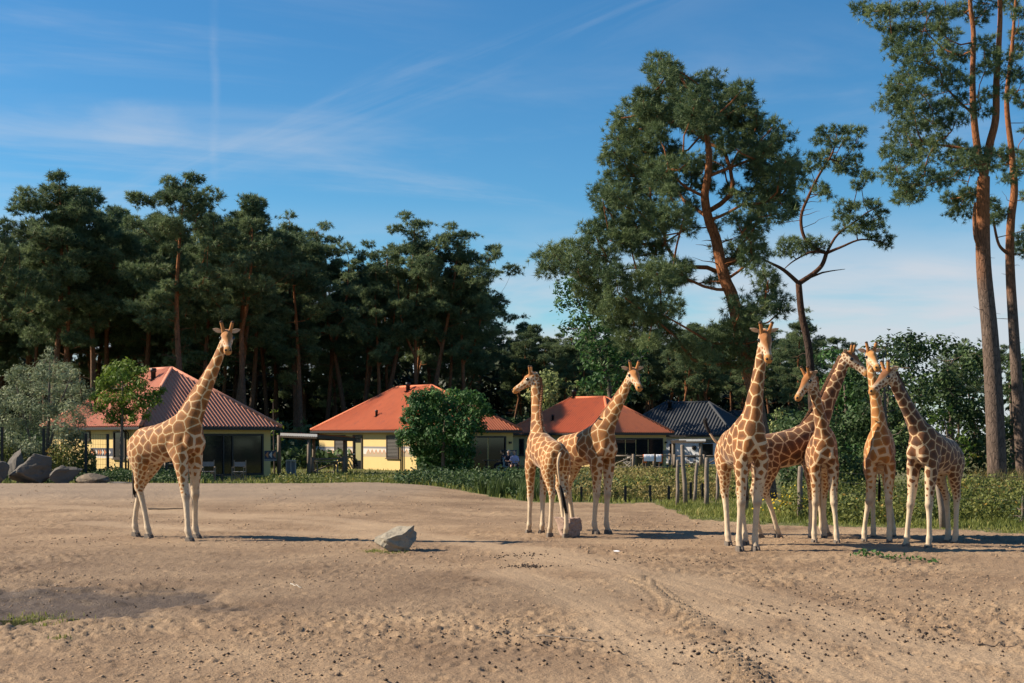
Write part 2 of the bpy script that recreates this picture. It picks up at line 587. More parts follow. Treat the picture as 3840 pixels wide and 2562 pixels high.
def detail(X, Y):
    """clods, hoof prints and tyre marks of the sand"""
    lane = np.zeros(X.shape)
    rut = np.zeros(X.shape)
    for ln in LANES:
        d, la_, _ = poly_dist(X, Y, ln)
        m_ = 1 - smooth01(d + 0.5 * fbm(X * 1.1, Y * 1.1, 2), 0.1, 0.75)
        rut = rut + m_ * (0.002 * np.sin(la_ * 2 * np.pi / 0.16 + 2.5 * fbm(X * .8, Y * .8, 2)) - 0.007 * np.exp(-((np.abs(la_) - .22) / .07) ** 2))
        lane = np.maximum(lane, m_)
    rough = 0.5 + 0.9 * smooth01(fbm(X * 0.35 + 3, Y * 0.35, 3), -0.25, 0.3)
    rough = rough * (1 - 0.75 * lane)
    near = 1 - 0.5 * smooth01(Y, 20, 50)
    n1 = fbm(X * 7.5, Y * 7.5, 4, 2.1, 0.6)
    clods = np.maximum(0, fbm(X * 12 + 40, Y * 9, 3) - 0.10)
    pits = np.maximum(0, fbm(X * 5.3 - 20, Y * 5.3, 2) - 0.2)
    z = rough * (0.020 * n1 + 0.055 * clods - 0.03 * pits) + 0.020 * fbm(X * 22, Y * 22, 2) * rough
    z = z + rut
    for (cell, seed_, keep_) in ((0.42, 3, 0.30), (0.31, 57, 0.22)):      # hoof prints
        d1, rnd = cellpts(X, Y, cell, seed_)
        on = (rnd < keep_) * (1 - 0.5 * lane)
        z = z + on * (-0.017 * (1 - smooth01(d1, 0.03, 0.085)) + 0.008 * np.exp(-((d1 - 0.105) / 0.025) ** 2))
    for tr in TREADS:
        d, la, al = poly_dist(X, Y, tr)
        m = 1 - smooth01(d, 0.16, 0.24)
        z = z * (1 - 0.8 * m) + m * 0.055 * (np.sin(al * 2 * np.pi / 0.22 + np.abs(la) * 14) > 0.0) - 0.03 * m
    w = wetness(X, Y)
    damp = 0.30 * (1 - smooth01(np.hypot((X + 5.5) / 8.0, (Y - 18) / 7.5) + 0.6 * fbm(X * .35, Y * .35, 4), 0.45, 1.05))
    z = z * (1 - 0.45 * w) - 0.07 * w
    z = z + w * 0.10 * np.maximum(0, fbm(X * 2.3 + 9, Y * 3.0, 3) - 0.05)
    return z * near, lane, np.maximum(w, damp)


NR, NC = 520, 600
yy = 7.0 * (64.0 / 7.0) ** np.linspace(0, 1, NR)
uu = np.linspace(-0.58, 0.58, NC)
GX = (uu[None, :] * yy[:, None])
GY = np.repeat(yy[:, None], NC, 1)
gz0 = hgt(GX, GY)
gd, glane, gwet = detail(GX, GY)
gs = grass_side(GX, GY)
gz = gz0 + gd * (1 - smooth01(gs, -0.3, 0.6))
GV = np.stack([GX, GY, gz], -1).reshape(-1, 3)
ii = np.arange(NR * NC).reshape(NR, NC)
quads = np.stack([ii[:-1, :-1], ii[:-1, 1:], ii[1:, 1:], ii[1:, :-1]], -1).reshape(-1, 4)
gq = (gs.ravel()[quads].mean(1) > 0)


def ground_mat():
    m, N, L, b = nmat('sand_and_mud')
    tc = N.new('ShaderNodeTexCoord')
    o = tc.outputs['Object']
    n1 = nd(N, L, 'ShaderNodeTexNoise', {'Vector': o, 'Scale': 0.45, 'Detail': 6.0, 'Roughness': 0.6})
    n2 = nd(N, L, 'ShaderNodeTexNoise', {'Vector': o, 'Scale': 2.6, 'Detail': 6.0, 'Roughness': 0.7})
    n3 = nd(N, L, 'ShaderNodeTexNoise', {'Vector': o, 'Scale': 26.0, 'Detail': 4.0, 'Roughness': 0.7})
    lane = N.new('ShaderNodeAttribute')
    lane.attribute_name = 'lane'
    wet = N.new('ShaderNodeAttribute')
    wet.attribute_name = 'wet'
    a = nd(N, L, 'ShaderNodeMapRange', {0: n1.outputs[0], 1: 0.32, 2: 0.66})
    c1 = nd(N, L, 'ShaderNodeMix', {0: a.outputs[0]}, data_type='RGBA')
    c1.inputs[6].default_value = rgb((0.200, 0.130, 0.079))
    c1.inputs[7].default_value = rgb((0.366, 0.254, 0.156))
    bq = nd(N, L, 'ShaderNodeMapRange', {0: n2.outputs[0], 1: 0.55, 2: 0.72})
    bq2 = nd(N, L, 'ShaderNodeMath', {0: bq.outputs[0], 1: 0.55}, operation='MULTIPLY')
    c2 = nd(N, L, 'ShaderNodeMix', {0: bq2.outputs[0], 6: c1.outputs[2]}, data_type='RGBA')
    c2.inputs[7].default_value = rgb((0.15, 0.092, 0.056))
    ln = nd(N, L, 'ShaderNodeMath', {0: lane.outputs['Fac'], 1: 0.42}, operation='MULTIPLY')
    c3 = nd(N, L, 'ShaderNodeMix', {0: ln.outputs[0], 6: c2.outputs[2]}, data_type='RGBA')
    c3.inputs[7].default_value = rgb((0.450, 0.326, 0.210))
    g = nd(N, L, 'ShaderNodeMapRange', {0: n3.outputs[0], 1: 0.25, 2: 0.75, 3: 0.72, 4: 1.22})
    n4 = nd(N, L, 'ShaderNodeTexNoise', {'Vector': o, 'Scale': 55.0, 'Detail': 3.0, 'Roughness': 0.75})
    gr = nd(N, L, 'ShaderNodeMapRange', {0: n4.outputs[0], 1: 0.56, 2: 0.66, 3: 1.0, 4: 0.62})
    g2 = nd(N, L, 'ShaderNodeMath', {0: g.outputs[0], 1: gr.outputs[0]}, operation='MULTIPLY')
    c4 = nd(N, L, 'ShaderNodeMix', {0: 1.0, 6: c3.outputs[2], 7: g2.outputs[0]}, data_type='RGBA', blend_type='MULTIPLY')
    wf = nd(N, L, 'ShaderNodeMath', {0: wet.outputs['Fac'], 1: 0.93}, operation='MULTIPLY')
    c5 = nd(N, L, 'ShaderNodeMix', {0: wf.outputs[0], 6: c4.outputs[2]}, data_type='RGBA')
    c5.inputs[7].default_value = rgb((0.095, 0.068, 0.045))
    bank = N.new('ShaderNodeAttribute')
    bank.attribute_name = 'bank'
    bk = nd(N, L, 'ShaderNodeMath', {0: bank.outputs['Fac'], 1: g.outputs[0]}, operation='MULTIPLY')
    bk2 = nd(N, L, 'ShaderNodeMath', {0: bk.outputs[0], 1: 0.6}, operation='MULTIPLY', use_clamp=True)
    c6 = nd(N, L, 'ShaderNodeMix', {0: bk2.outputs[0], 6: c5.outputs[2]}, data_type='RGBA')
    c6.inputs[7].default_value = rgb((0.26, 0.205, 0.155))
    L.new(c6.outputs[2], b.inputs['Base Color'])
    r = nd(N, L, 'ShaderNodeMapRange', {0: wet.outputs['Fac'], 3: 0.95, 4: 0.55})
    L.new(r.outputs[0], b.inputs['Roughness'])
    b.inputs['Specular IOR Level'].default_value = 0.2
    bp = nd(N, L, 'ShaderNodeBump', {'Height': n3.outputs[0], 'Strength': 0.8, 'Distance': 0.035})
    L.new(bp.outputs[0], b.inputs['Normal'])
    return m


M['dirt'] = ground_mat()
M['turf'] = plain('turf_soil', (0.10, 0.105, 0.035), 0.95, 0.35, 0.8, 0.4, 12, dirt=((0.15, 0.115, 0.06), 0.5, 0.5))
M['forest_floor'] = plain('forest_floor', (0.075, 0.065, 0.03), 0.95, 0.35, 0.3, 0.4, 6, dirt=((0.09, 0.10, 0.035), 0.15, 0.5))


def sub_mesh(name, q, mat, attrs, smooth=True):
    used, inv = np.unique(q, return_inverse=True)
    me = mesh_np(name, GV[used], inv.reshape(-1, 4), mat, smooth, {k: a.ravel()[used] for k, a in attrs.items()})
    return me


link('sand_ground', sub_mesh('sand_ground', quads[~gq], M['dirt'], {'lane': glane, 'wet': gwet, 'bank': smooth01(gz0, 0.10, 0.30)}), kind='structure',
     label='bare trampled sand and mud of the giraffe yard')
link('grass_ground', sub_mesh('grass_ground', quads[gq], M['turf'], {}), kind='structure', label='grassy ground behind the sand yard')
# the land beyond, to the horizon
mb = MB()
mb.poly([(-3000, 7, -0.35), (3000, 7, -0.35), (3000, 4000, -0.35), (-3000, 4000, -0.35)])
fo = mb.build('ground', M['forest_floor'], kind='structure', label='forest floor reaching to the horizon')
nx, ny = 70, 60
fx = np.linspace(-160, 160, nx)
fy = np.linspace(63.5, 260, ny)
FX, FY = np.meshgrid(fx, fy)
FZ = 0.08 * fbm(FX * 0.1, FY * 0.1, 3) - 0.3 * smooth01(FY, 200, 260)
ix = np.arange(nx * ny).reshape(ny, nx)
link('lawn', mesh_np('lawn', np.stack([FX, FY, FZ], -1).reshape(-1, 3), np.stack([ix[:-1, :-1], ix[:-1, 1:], ix[1:, 1:], ix[1:, :-1]], -1).reshape(-1, 4),
                     M['turf'], True), kind='structure', label='lawn around the holiday houses')

# soil clods and dung lying on the sand


def octas(C, S, rng, flat=0.7, rot=True):
    base = np.array([(1, 0, 0), (0, 1, 0), (-1, 0, 0), (0, -1, 0), (0, 0, 1), (0, 0, -1)], float)
    n = len(C)
    V = base[None] * (1 + 0.5 * (rng.random((n, 6, 1)) - 0.5)) * S[:, None, None]
    a = rng.random(n) * 6.28
    ca, sa = np.cos(a)[:, None], np.sin(a)[:, None]
    x, y = V[..., 0] * ca - V[..., 1] * sa, V[..., 0] * sa + V[..., 1] * ca
    V = np.stack([x * (0.8 + 0.6 * rng.random((n, 1))), y, V[..., 2] * flat], -1) + C[:, None, :]
    fb = np.array([(0, 1, 4), (1, 2, 4), (2, 3, 4), (3, 0, 4), (1, 0, 5), (2, 1, 5), (3, 2, 5), (0, 3, 5)])
    Fc = (fb[None] + 6 * np.arange(n)[:, None, None]).reshape(-1, 3)
    return V.reshape(-1, 3), Fc


def ground_z(X, Y):
    return hgt(X, Y) + detail(X, Y)[0]


n = 44000
cy = 8.5 * (46 / 8.5) ** (RNG.random(n) ** 0.9)
cx = (RNG.random(n) * 1.1 - 0.55) * cy
keep = (grass_side(cx, cy) < -0.4) & (fbm(cx * 0.42 + 8, cy * 0.42, 4) + 0.14 * RNG.standard_normal(n) > 0.09)
cx, cy = cx[keep], cy[keep]
_, cl_, _ = detail(cx, cy)
k2 = RNG.random(len(cx)) > cl_ * 0.8
cx, cy = cx[k2], cy[k2]
cs = (0.006 + 0.026 * RNG.random(len(cx)) ** 3.5) * (0.8 + 0.4 * smooth01(cy, 12, 30))
V_, F_ = octas(np.stack([cx, cy, ground_z(cx, cy) + cs * 0.12], -1), cs, RNG, 0.55)
M['clod'] = plain('dry_clod', (0.32, 0.215, 0.135), 0.95, 0.4, 3.0)
link('soil_clods', mesh_np('soil_clods', V_, F_, M['clod'], True), kind='stuff', label='loose soil clods strewn over the sand')
M['dung'] = plain('dung', (0.045, 0.030, 0.022), 0.8, 0.4, 9)
cc = []
for (px, py, n, rx, ry) in [(3060, 2290, 110, 2.4, 1.0), (3300, 2420, 90, 2.5, 1.2), (1975, 2130, 90, 0.35, 0.22), (1950, 2085, 60, 0.7, 0.5), (2450, 2105, 70, 1.8, 0.6),
                            (2730, 2450, 70, 0.8, 0.9), (3560, 2250, 90, 2.5, 2.0), (2500, 2420, 60, 2.0, 1.0), (1400, 2480, 90, 3.0, 1.5), (700, 2200, 60, 3, 2),
                            (3500, 2380, 60, 1.0, 0.5), (1950, 2400, 60, 0.8, 1.0)]:
    g = G(px, py)
    cc.append(np.stack([g.x + RNG.standard_normal(n) * rx * 0.5, g.y + RNG.standard_normal(n) * ry * 0.7], -1))
cc = np.concatenate(cc)
ds_ = 0.009 + 0.011 * RNG.random(len(cc))
V_, F_ = octas(np.stack([cc[:, 0], cc[:, 1], ground_z(cc[:, 0], cc[:, 1]) + ds_ * 0.5], -1), ds_, RNG, 0.85)
link('dung_pellets', mesh_np('dung_pellets', V_, F_, M['dung'], True), kind='stuff', label='dark dung pellets dotted over the sand')

# puddle in the wet hollow
pc = G(110, 2318)
mb = MB()
ring = []
for i in range(28):
    a = i * 2 * math.pi / 28
    r = 1 + 0.28 * math.sin(2 * a + 1) + 0.15 * math.sin(5 * a)
    ring.append((pc.x + 0.62 * r * math.cos(a), pc.y + 0.42 * r * math.sin(a), -0.058))
mb.poly(ring)
mw, N_, L_, b_ = nmat('puddle_water')
b_.inputs['Base Color'].default_value = (0.035, 0.032, 0.015, 1)
setin(b_, Roughness=0.08)
mb.build('puddle', mw, kind='structure', label='shallow puddle of muddy water in the wet hollow')


# ---------------------------------------------------------------- rocks
def rock_mesh(name, size, seed, planes, mat, cuts=(), sub=5, rough=0.07):
    """a lump cut flat by planes, then roughened"""
    bm = bmesh.new()
    bmesh.ops.create_icosphere(bm, subdivisions=sub, radius=1.0)
    V = np.array([v.co for v in bm.verts])
    Fc = np.array([[v.index for v in f.verts] for f in bm.faces])
    bm.free()
    r = np.random.default_rng(seed)
    V = V * 1.25
    for k in range(planes):
        nrm = r.standard_normal(3)
        nrm[2] *= 0.7
        nrm /= np.linalg.norm(nrm)
        ex = np.maximum(0, V @ nrm - (0.55 + 0.25 * r.random()))
        V = V - ex[:, None] * nrm
    for (nx_, ny_, nz_, dd) in cuts:
        nrm = np.array([nx_, ny_, nz_], float)
        nrm /= np.linalg.norm(nrm)
        ex = np.maximum(0, V @ nrm - dd)
        V = V - ex[:, None] * nrm
    V = V + (V / np.linalg.norm(V, axis=1)[:, None]) * (rough * (fbm(V[:, 0] * 3 + V[:, 2] * 2.2 + seed, V[:, 1] * 3 - V[:, 2] * 2.6, 4)))[:, None] * 2
    V = V - V.min(0)
    V = V / V.max(0)
    V = (V - np.array([0.5, 0.5, 0.0])) * np.array(size)
    V[:, 2] -= 0.10 * size[2]
    return mesh_np(name, V, Fc, mat, False)


M['rock_tan'] = plain('sandstone', (0.26, 0.225, 0.17), 0.9, 0.3, 4, 0.7, 18, dirt=((0.19, 0.16, 0.12), 5, 0.55))
M['rock_pink'] = plain('pinkish_stone', (0.33, 0.23, 0.18), 0.9, 0.25, 5, 0.7, 18, dirt=((0.16, 0.11, 0.09), 6, 0.55))
M['rock_brown'] = plain('brown_stone', (0.17, 0.13, 0.09), 0.9, 0.3, 3, 0.7, 12, dirt=((0.08, 0.065, 0.05), 4, 0.52))
M['rock_grey'] = plain('grey_boulder', (0.105, 0.092, 0.078), 0.9, 0.3, 2, 0.7, 9, dirt=((0.09, 0.085, 0.08), 2.2, 0.52))


def rock(px0, px1, ytop, ybase, label, mat, seed, planes=9, depth=0.8, cuts=(), rz=0.0, D=None, sub=4, tilt=0.0):
    cxp = (px0 + px1) / 2
    if D is None:
        D = F * CAMH / (ybase - HZ)
        z = 0.0
    else:
        z = float(hgt(np.array([(cxp - CX) / F * D]), np.array([D]))[0])
    w = (px1 - px0) / F * D
    hh = CAMH - (ytop - HZ) / F * D - z
    me = rock_mesh('boulder', (w, w * depth, hh * 1.12), seed, planes, mat, cuts, sub)
    o = link('boulder', me, None, label, 'rock')
    o.location = ((cxp - CX) / F * D, D + w * depth * 0.3, z - 0.02)
    o.rotation_euler = (0, tilt, rz)
    return o


rock(1400, 1560, 1970, 2070, 'pale angular boulder standing alone on the sand in the foreground', M['rock_tan'], 5, 11, 0.75,
     cuts=((-0.38, -0.30, 0.88, 0.50), (0.92, -0.32, 0.12, 0.60), (0.20, -0.97, -0.03, 0.55), (-0.75, -0.55, 0.1, 0.62)), sub=5)
rock(2078, 2185, 1938, 2012, 'pinkish block of stone between the legs of the two middle giraffes', M['rock_pink'], 8, 4, 0.9,
     cuts=((0, 0, 1, 0.55), (0.75, -0.65, 0, 0.62), (-0.6, -0.8, 0.1, 0.6)), sub=5)
RG = 'boulders along the left fence'
for a in [(-45, 28, 1728, 1815, 'pale boulder cut off by the left edge of the picture', 21, 50.0, 0.9),
          (15, 100, 1683, 1800, 'rounded pale boulder top peeping out behind the biggest boulder', 22, 52.5, 0.9),
          (6, 188, 1700, 1818, 'biggest dark grey boulder by the left fence', 23, 50.0, 0.6),
          (178, 296, 1744, 1824, 'wedge shaped near black boulder right of the biggest one', 24, 49.5, 0.7),
          (272, 398, 1774, 1826, 'low brownish boulder half hidden in weeds under the tall fence', 25, 49.3, 0.8),
          (394, 498, 1805, 1838, 'flat grey slab of rock behind the hind legs of the left giraffe', 26, 48.5, 0.8)]:
    tag(rock(a[0], a[1], a[2], a[3], a[4], M['rock_grey'] if a[5] != 25 else M['rock_brown'], a[5], 12, a[7],
             cuts=((0.55, -0.85, -0.02, 0.46), (-0.8, -0.3, 0.45, 0.6)) if a[5] in (23, 24) else (), D=a[6]), group=RG)


# ---------------------------------------------------------------- giraffes
def ell_tube(V, f4, f3, C, U, W, n=18):
    """closed tube of elliptical sections: centres C, half-axis vectors U and W"""
    C, U, W = np.array(C, float), np.array(U, float), np.array(W, float)
    o = sum(len(v) for v in V)
    a = np.arange(n) * 2 * np.pi / n
    ring = C[:, None] + np.cos(a)[None, :, None] * U[:, None] + np.sin(a)[None, :, None] * W[:, None]
    k = len(C)
    V.append(np.concatenate([ring.reshape(-1, 3), C[:1], C[-1:]]))
    for i in range(k - 1):
        for j in range(n):
            f4.append((o + i * n + j, o + i * n + (j + 1) % n, o + (i + 1) * n + (j + 1) % n, o + (i + 1) * n + j))
    for j in range(n):
        f3.append((o + k * n, o + (j + 1) % n, o + j))
        f3.append((o + k * n + 1, o + (k - 1) * n + j, o + (k - 1) * n + (j + 1) % n))


def resample(st, m):
    """smooth the hand-set stations with a monotone-ish cubic in their own parameter"""
    st = np.array(st, float)
    t = np.linspace(0, len(st) - 1, m)
    i = np.clip(t.astype(int), 0, len(st) - 2)
    f = (t - i)[:, None]
    p0, p1, p2, p3 = st[np.maximum(i - 1, 0)], st[i], st[i + 1], st[np.minimum(i + 2, len(st) - 1)]
    return 0.5 * ((2 * p1) + (-p0 + p2) * f + (2 * p0 - 5 * p1 + 4 * p2 - p3) * f ** 2 + (-p0 + 3 * p1 - 3 * p2 + p3) * f ** 3)


def remeshed(V, f4, f3, voxel, smooth_it=4, smooth_f=0.5):
    me = mesh_np('tmp', np.concatenate(V), [np.array(f4), np.array(f3)], [])
    ob = bpy.data.objects.new('tmp', me)
    COL.objects.link(ob)
    md = ob.modifiers.new('r', 'REMESH')
    md.mode = 'VOXEL'
    md.voxel_size = voxel
    sm = ob.modifiers.new('s', 'SMOOTH')
    sm.factor = smooth_f
    sm.iterations = smooth_it
    dg = bpy.context.evaluated_depsgraph_get()
    ev = ob.evaluated_get(dg).to_mesh()
    co = np.empty(len(ev.vertices) * 3, np.float32)
    ev.vertices.foreach_get('co', co)
    no = np.empty(len(ev.vertices) * 3, np.float32)
    ev.vertices.foreach_get('normal', no)
    q = [tuple(p.vertices) for p in ev.polygons]
    qa = np.array([p for p in q if len(p) == 4], int).reshape(-1, 4)
    ta = np.array([p for p in q if len(p) == 3], int).reshape(-1, 3)
    ob.evaluated_get(dg).to_mesh_clear()
    bpy.data.objects.remove(ob)
    bpy.data.meshes.remove(me)
    return co.reshape(-1, 3).astype(float), no.reshape(-1, 3).astype(float), qa, ta


def coat_mat(name, cream, light, dark, white=(0.53, 0.41, 0.275)):
    m, N, L, b = nmat(name)
    setin(b, Roughness=0.75)
    b.inputs['Specular IOR Level'].default_value = 0.2
    b.inputs['Sheen Weight'].default_value = 0.15

    def at(k):
        n = N.new('ShaderNodeAttribute')
        n.attribute_name = k
        return n.outputs['Fac']
    tc = N.new('ShaderNodeTexCoord')
    n1 = nd(N, L, 'ShaderNodeTexNoise', {'Vector': tc.outputs['Object'], 'Scale': 38.0, 'Detail': 3.0, 'Roughness': 0.6})
    n2 = nd(N, L, 'ShaderNodeTexNoise', {'Vector': tc.outputs['Object'], 'Scale': 9.0, 'Detail': 4.0, 'Roughness': 0.6})
    wob = nd(N, L, 'ShaderNodeMath', {0: n1.outputs[0], 1: 0.9, 2: -0.45}, operation='MULTIPLY_ADD')
    e2 = nd(N, L, 'ShaderNodeMath', {0: at('edge'), 1: wob.outputs[0]}, operation='ADD')
    msk = nd(N, L, 'ShaderNodeMapRange', {0: e2.outputs[0], 1: -0.12, 2: 0.32}, interpolation_type='SMOOTHSTEP')
    cen = nd(N, L, 'ShaderNodeMapRange', {0: at('edge'), 1: 0.2, 2: 3.2})
    cm = nd(N, L, 'ShaderNodeMath', {0: cen.outputs[0], 1: n2.outputs[0]}, operation='MULTIPLY')
    cm2 = nd(N, L, 'ShaderNodeMath', {0: cm.outputs[0], 1: at('cell')}, operation='ADD')
    pc = nd(N, L, 'ShaderNodeMix', {0: cm2.outputs[0]}, data_type='RGBA')
    pc.inputs[6].default_value, pc.inputs[7].default_value = rgb(light), rgb(dark)
    base = nd(N, L, 'ShaderNodeMix', {0: at('white')}, data_type='RGBA')
    base.inputs[6].default_value, base.inputs[7].default_value = rgb(cream), rgb(white)
    c1 = nd(N, L, 'ShaderNodeMix', {0: msk.outputs[0], 6: base.outputs[2], 7: pc.outputs[2]}, data_type='RGBA')
    c2 = nd(N, L, 'ShaderNodeMix', {0: at('brow'), 6: c1.outputs[2]}, data_type='RGBA')
    c2.inputs[7].default_value = rgb([light[0] * 1.0, light[1] * 0.95, light[2] * 0.9])
    c3 = nd(N, L, 'ShaderNodeMix', {0: at('muzzle'), 6: c2.outputs[2]}, data_type='RGBA')
    c3.inputs[7].default_value = rgb((0.42, 0.19, 0.05))
    dirt = nd(N, L, 'ShaderNodeMath', {0: at('dirt'), 1: n2.outputs[0]}, operation='MULTIPLY')
    c4 = nd(N, L, 'ShaderNodeMix', {0: dirt.outputs[0], 6: c3.outputs[2]}, data_type='RGBA')
    c4.inputs[7].default_value = rgb((0.20, 0.14, 0.10))
    v = nd(N, L, 'ShaderNodeMapRange', {0: n2.outputs[0], 1: 0.25, 2: 0.75, 3: 0.84, 4: 1.14})
    c5 = nd(N, L, 'ShaderNodeMix', {0: 1.0, 6: c4.outputs[2], 7: v.outputs[0]}, data_type='RGBA', blend_type='MULTIPLY')
    L.new(c5.outputs[2], b.inputs['Base Color'])
    bp = nd(N, L, 'ShaderNodeBump', {'Height': n1.outputs[0], 'Strength': 0.12, 'Distance': 0.02})
    L.new(bp.outputs[0], b.inputs['Normal'])
    return m


M['mane'] = plain('mane_hair', (0.20, 0.075, 0.028), 0.8, 0.35, 30, 0.6, 120)
M['mane_dark'] = plain('dark_mane_hair', (0.10, 0.042, 0.02), 0.8, 0.35, 30, 0.6, 120)
M['tail_hair'] = plain('tail_hair', (0.016, 0.012, 0.010), 0.7, 0.35, 30, 0.6, 120)
M['hoof'] = plain('hoof_horn', (0.13, 0.105, 0.085), 0.8, 0.3, 14, 0.3, 40)
M['eye'] = plain('eye', (0.008, 0.006, 0.005), 0.1, 0.1, 9, spec=0.6)
M['nostril'] = plain('nostril', (0.03, 0.018, 0.012), 0.6, 0.1, 9)
M['ear'] = plain('ear_fur', (0.46, 0.37, 0.29), 0.85, 0.25, 14, dirt=((0.16, 0.11, 0.085), 9, 0.56))
M['ossicone'] = plain('ossicone_fur', (0.36, 0.15, 0.045), 0.85, 0.2, 18)
M['ossicone_tip'] = plain('ossicone_tip_hair', (0.06, 0.035, 0.022), 0.85, 0.3, 22)

Zv = np.array([0.0, 0, 1])


def unit(v):
    v = np.array(v, float)
    return v / (np.linalg.norm(v) + 1e-12)


def giraffe(label, hooves, heading, s, poll, hd, mats, dpoll=0.0, seed=1, tail=None, neck0=0.0, shift=(0, 0), neckbend=0.45, earang=0.0, wb=1.34):
    """hooves: photo pixels of the four hooves; poll: pixel of the skull top; hd: way the muzzle points"""
    rng = np.random.default_rng(seed)
    th = math.radians(heading)
    f = np.array([math.cos(th), math.sin(th), 0.0])
    l = np.array([-f[1], f[0], 0.0])
    hw = np.array([tuple(G(x, y)) for x, y in hooves])
    ctr = hw.mean(0) + f * shift[0] + l * shift[1]
    gz_ = 0.0
    org = ctr - f * (wb * s * 0.5)
    org[2] = 0.0

    def Wp(x, y, z):
        return org + f * x * s + l * y * s + Zv * z * s
    V, f4, f3 = [], [], []
    # trunk: x, centre z, half height, half width
    st = resample([(-.30, 2.02, .08, .07), (-.24, 1.99, .23, .17), (-.10, 1.95, .38, .28), (.12, 1.945, .42, .325), (.40, 1.985, .425, .352),
                   (.72, 2.045, .445, .36), (1.0, 2.13, .475, .34), (1.24, 2.21, .49, .30), (1.44, 2.21, .42, .255), (1.60, 2.17, .29, .19), (1.67, 2.14, .12, .09)], 34)
    ell_tube(V, f4, f3, [Wp(a, 0, b) for a, b, c, d in st], [Zv * c * s + f * 0.10 * c * s for a, b, c, d in st], [l * d * s for a, b, c, d in st], 24)
    # head frame
    hd = unit(hd)
    hs = unit(np.cross(Zv, hd))
    hu = np.cross(hd, hs)
    N0 = Wp(1.26, 0, 2.30)
    Dp = N0[1] + dpoll
    PB = np.array(tuple(P(poll[0], poll[1], Dp))) - hu * 0.10 * s
    # neck: cubic from the withers to the skull
    Ln = np.linalg.norm(PB - N0)
    dirn = unit(PB - N0)
    t0 = unit(f * (0.50 + neck0) + Zv * 0.85)
    t0 = unit(t0 * neckbend + dirn * (1 - neckbend))
    t1 = unit(dirn * 0.75 + Zv * 0.35 + np.array([hd[0], hd[1], 0]) * 0.10)
    B0, B1, B2, B3 = N0 - t0 * 0.12 * s, N0 + t0 * Ln * 0.33, PB - t1 * Ln * 0.30, PB
    ts = np.linspace(0, 1, 30)[:, None]
    NC_ = (1 - ts) ** 3 * B0 + 3 * (1 - ts) ** 2 * ts * B1 + 3 * (1 - ts) * ts ** 2 * B2 + ts ** 3 * B3
    NT = np.gradient(NC_, axis=0)
    NT /= np.linalg.norm(NT, axis=1)[:, None]
    h2 = math.atan2(hd[1], hd[0])
    dh = (h2 - th + math.pi) % (2 * math.pi) - math.pi
    ang = th + dh * smooth01(ts[:, 0], 0.35, 1.0)
    side = np.stack([-np.sin(ang), np.cos(ang), np.zeros(30)], -1)
    side = side - NT * (side * NT).sum(1)[:, None]
    side /= np.linalg.norm(side, axis=1)[:, None]
    dors = np.cross(side, NT)          # towards the throat or the mane
    nd_ = np.interp(ts[:, 0], [0, .10, .25, .45, .7, .9, 1], [.43, .37, .27, .192, .150, .126, .114]) * s
    nw_ = np.interp(ts[:, 0], [0, .10, .25, .45, .7, .9, 1], [.26, .225, .168, .128, .103, .088, .084]) * s
    ell_tube(V, f4, f3, NC_, dors * nd_[:, None], side * nw_[:, None], 20)
    # head
    hk = 1.10
    hst = hk * resample([(-.10, -.03, .05, .05), (-.04, -.03, .105, .085), (.05, -.03, .135, .106), (.14, -.04, .142, .117), (.22, -.045, .130, .108), (.31, -.05, .104, .086),
                    (.41, -.055, .088, .072), (.50, -.06, .082, .072), (.57, -.065, .080, .078), (.625, -.07, .064, .066), (.65, -.07, .025, .03)], 26)
    hc = [PB + hd * a * s + hu * (b + 0.02) * s for a, b, c, d in hst]
    ell_tube(V, f4, f3, hc, [hu * c * s for a, b, c, d in hst], [hs * d * s for a, b, c, d in hst], 18)

    def blob(c, r, ax=None):
        k = np.linspace(-1, 1, 9)
        a1, a2, a3 = ax if ax else (hd, hu, hs)
        rr = np.sqrt(np.maximum(1 - k * k, 0.02))
        ell_tube(V, f4, f3, [c + a1 * x * r[0] * s for x in k], [a2 * r[1] * q * s for q in rr], [a3 * r[2] * q * s for q in rr], 12)
    blob(PB + (hd * .20 + hu * .085) * s, (.085, .055, .045))
    for sg in (-1, 1):
        blob(PB + (hd * .145 + hu * .035 + hs * sg * .075) * s, (.075, .05, .05))
    # shoulder points and buttocks
    for sg in (-1, 1):
        blob(Wp(1.52, .13 * sg, 2.02), (.16, .24, .13), (f, Zv, l))
        blob(Wp(1.22, .20 * sg, 1.98), (.26, .36, .13), (f, Zv, l))
        blob(Wp(-.12, .16 * sg, 1.88), (.17, .30, .15), (f, Zv, l))
    # legs
    loc = np.stack([(hw - org) @ f / s, (hw - org) @ l / s], -1)
    order = np.argsort(loc[:, 0])
    hind, front = order[:2], order[2:]
    feet = []
    for grp, nom in ((hind, -0.02), (front, wb - 0.0)):
        g2 = sorted(grp, key=lambda i: loc[i, 1])
        for i, sg in zip(g2, (-1, 1)):
            fx = float(np.clip(loc[i, 0], nom - 0.36, nom + 0.36))
            fy = sg * float(np.clip(abs(loc[i, 1]) if loc[i, 1] * sg > 0 else 0.07, 0.07, 0.36))
            feet.append((nom, sg, fx, fy))
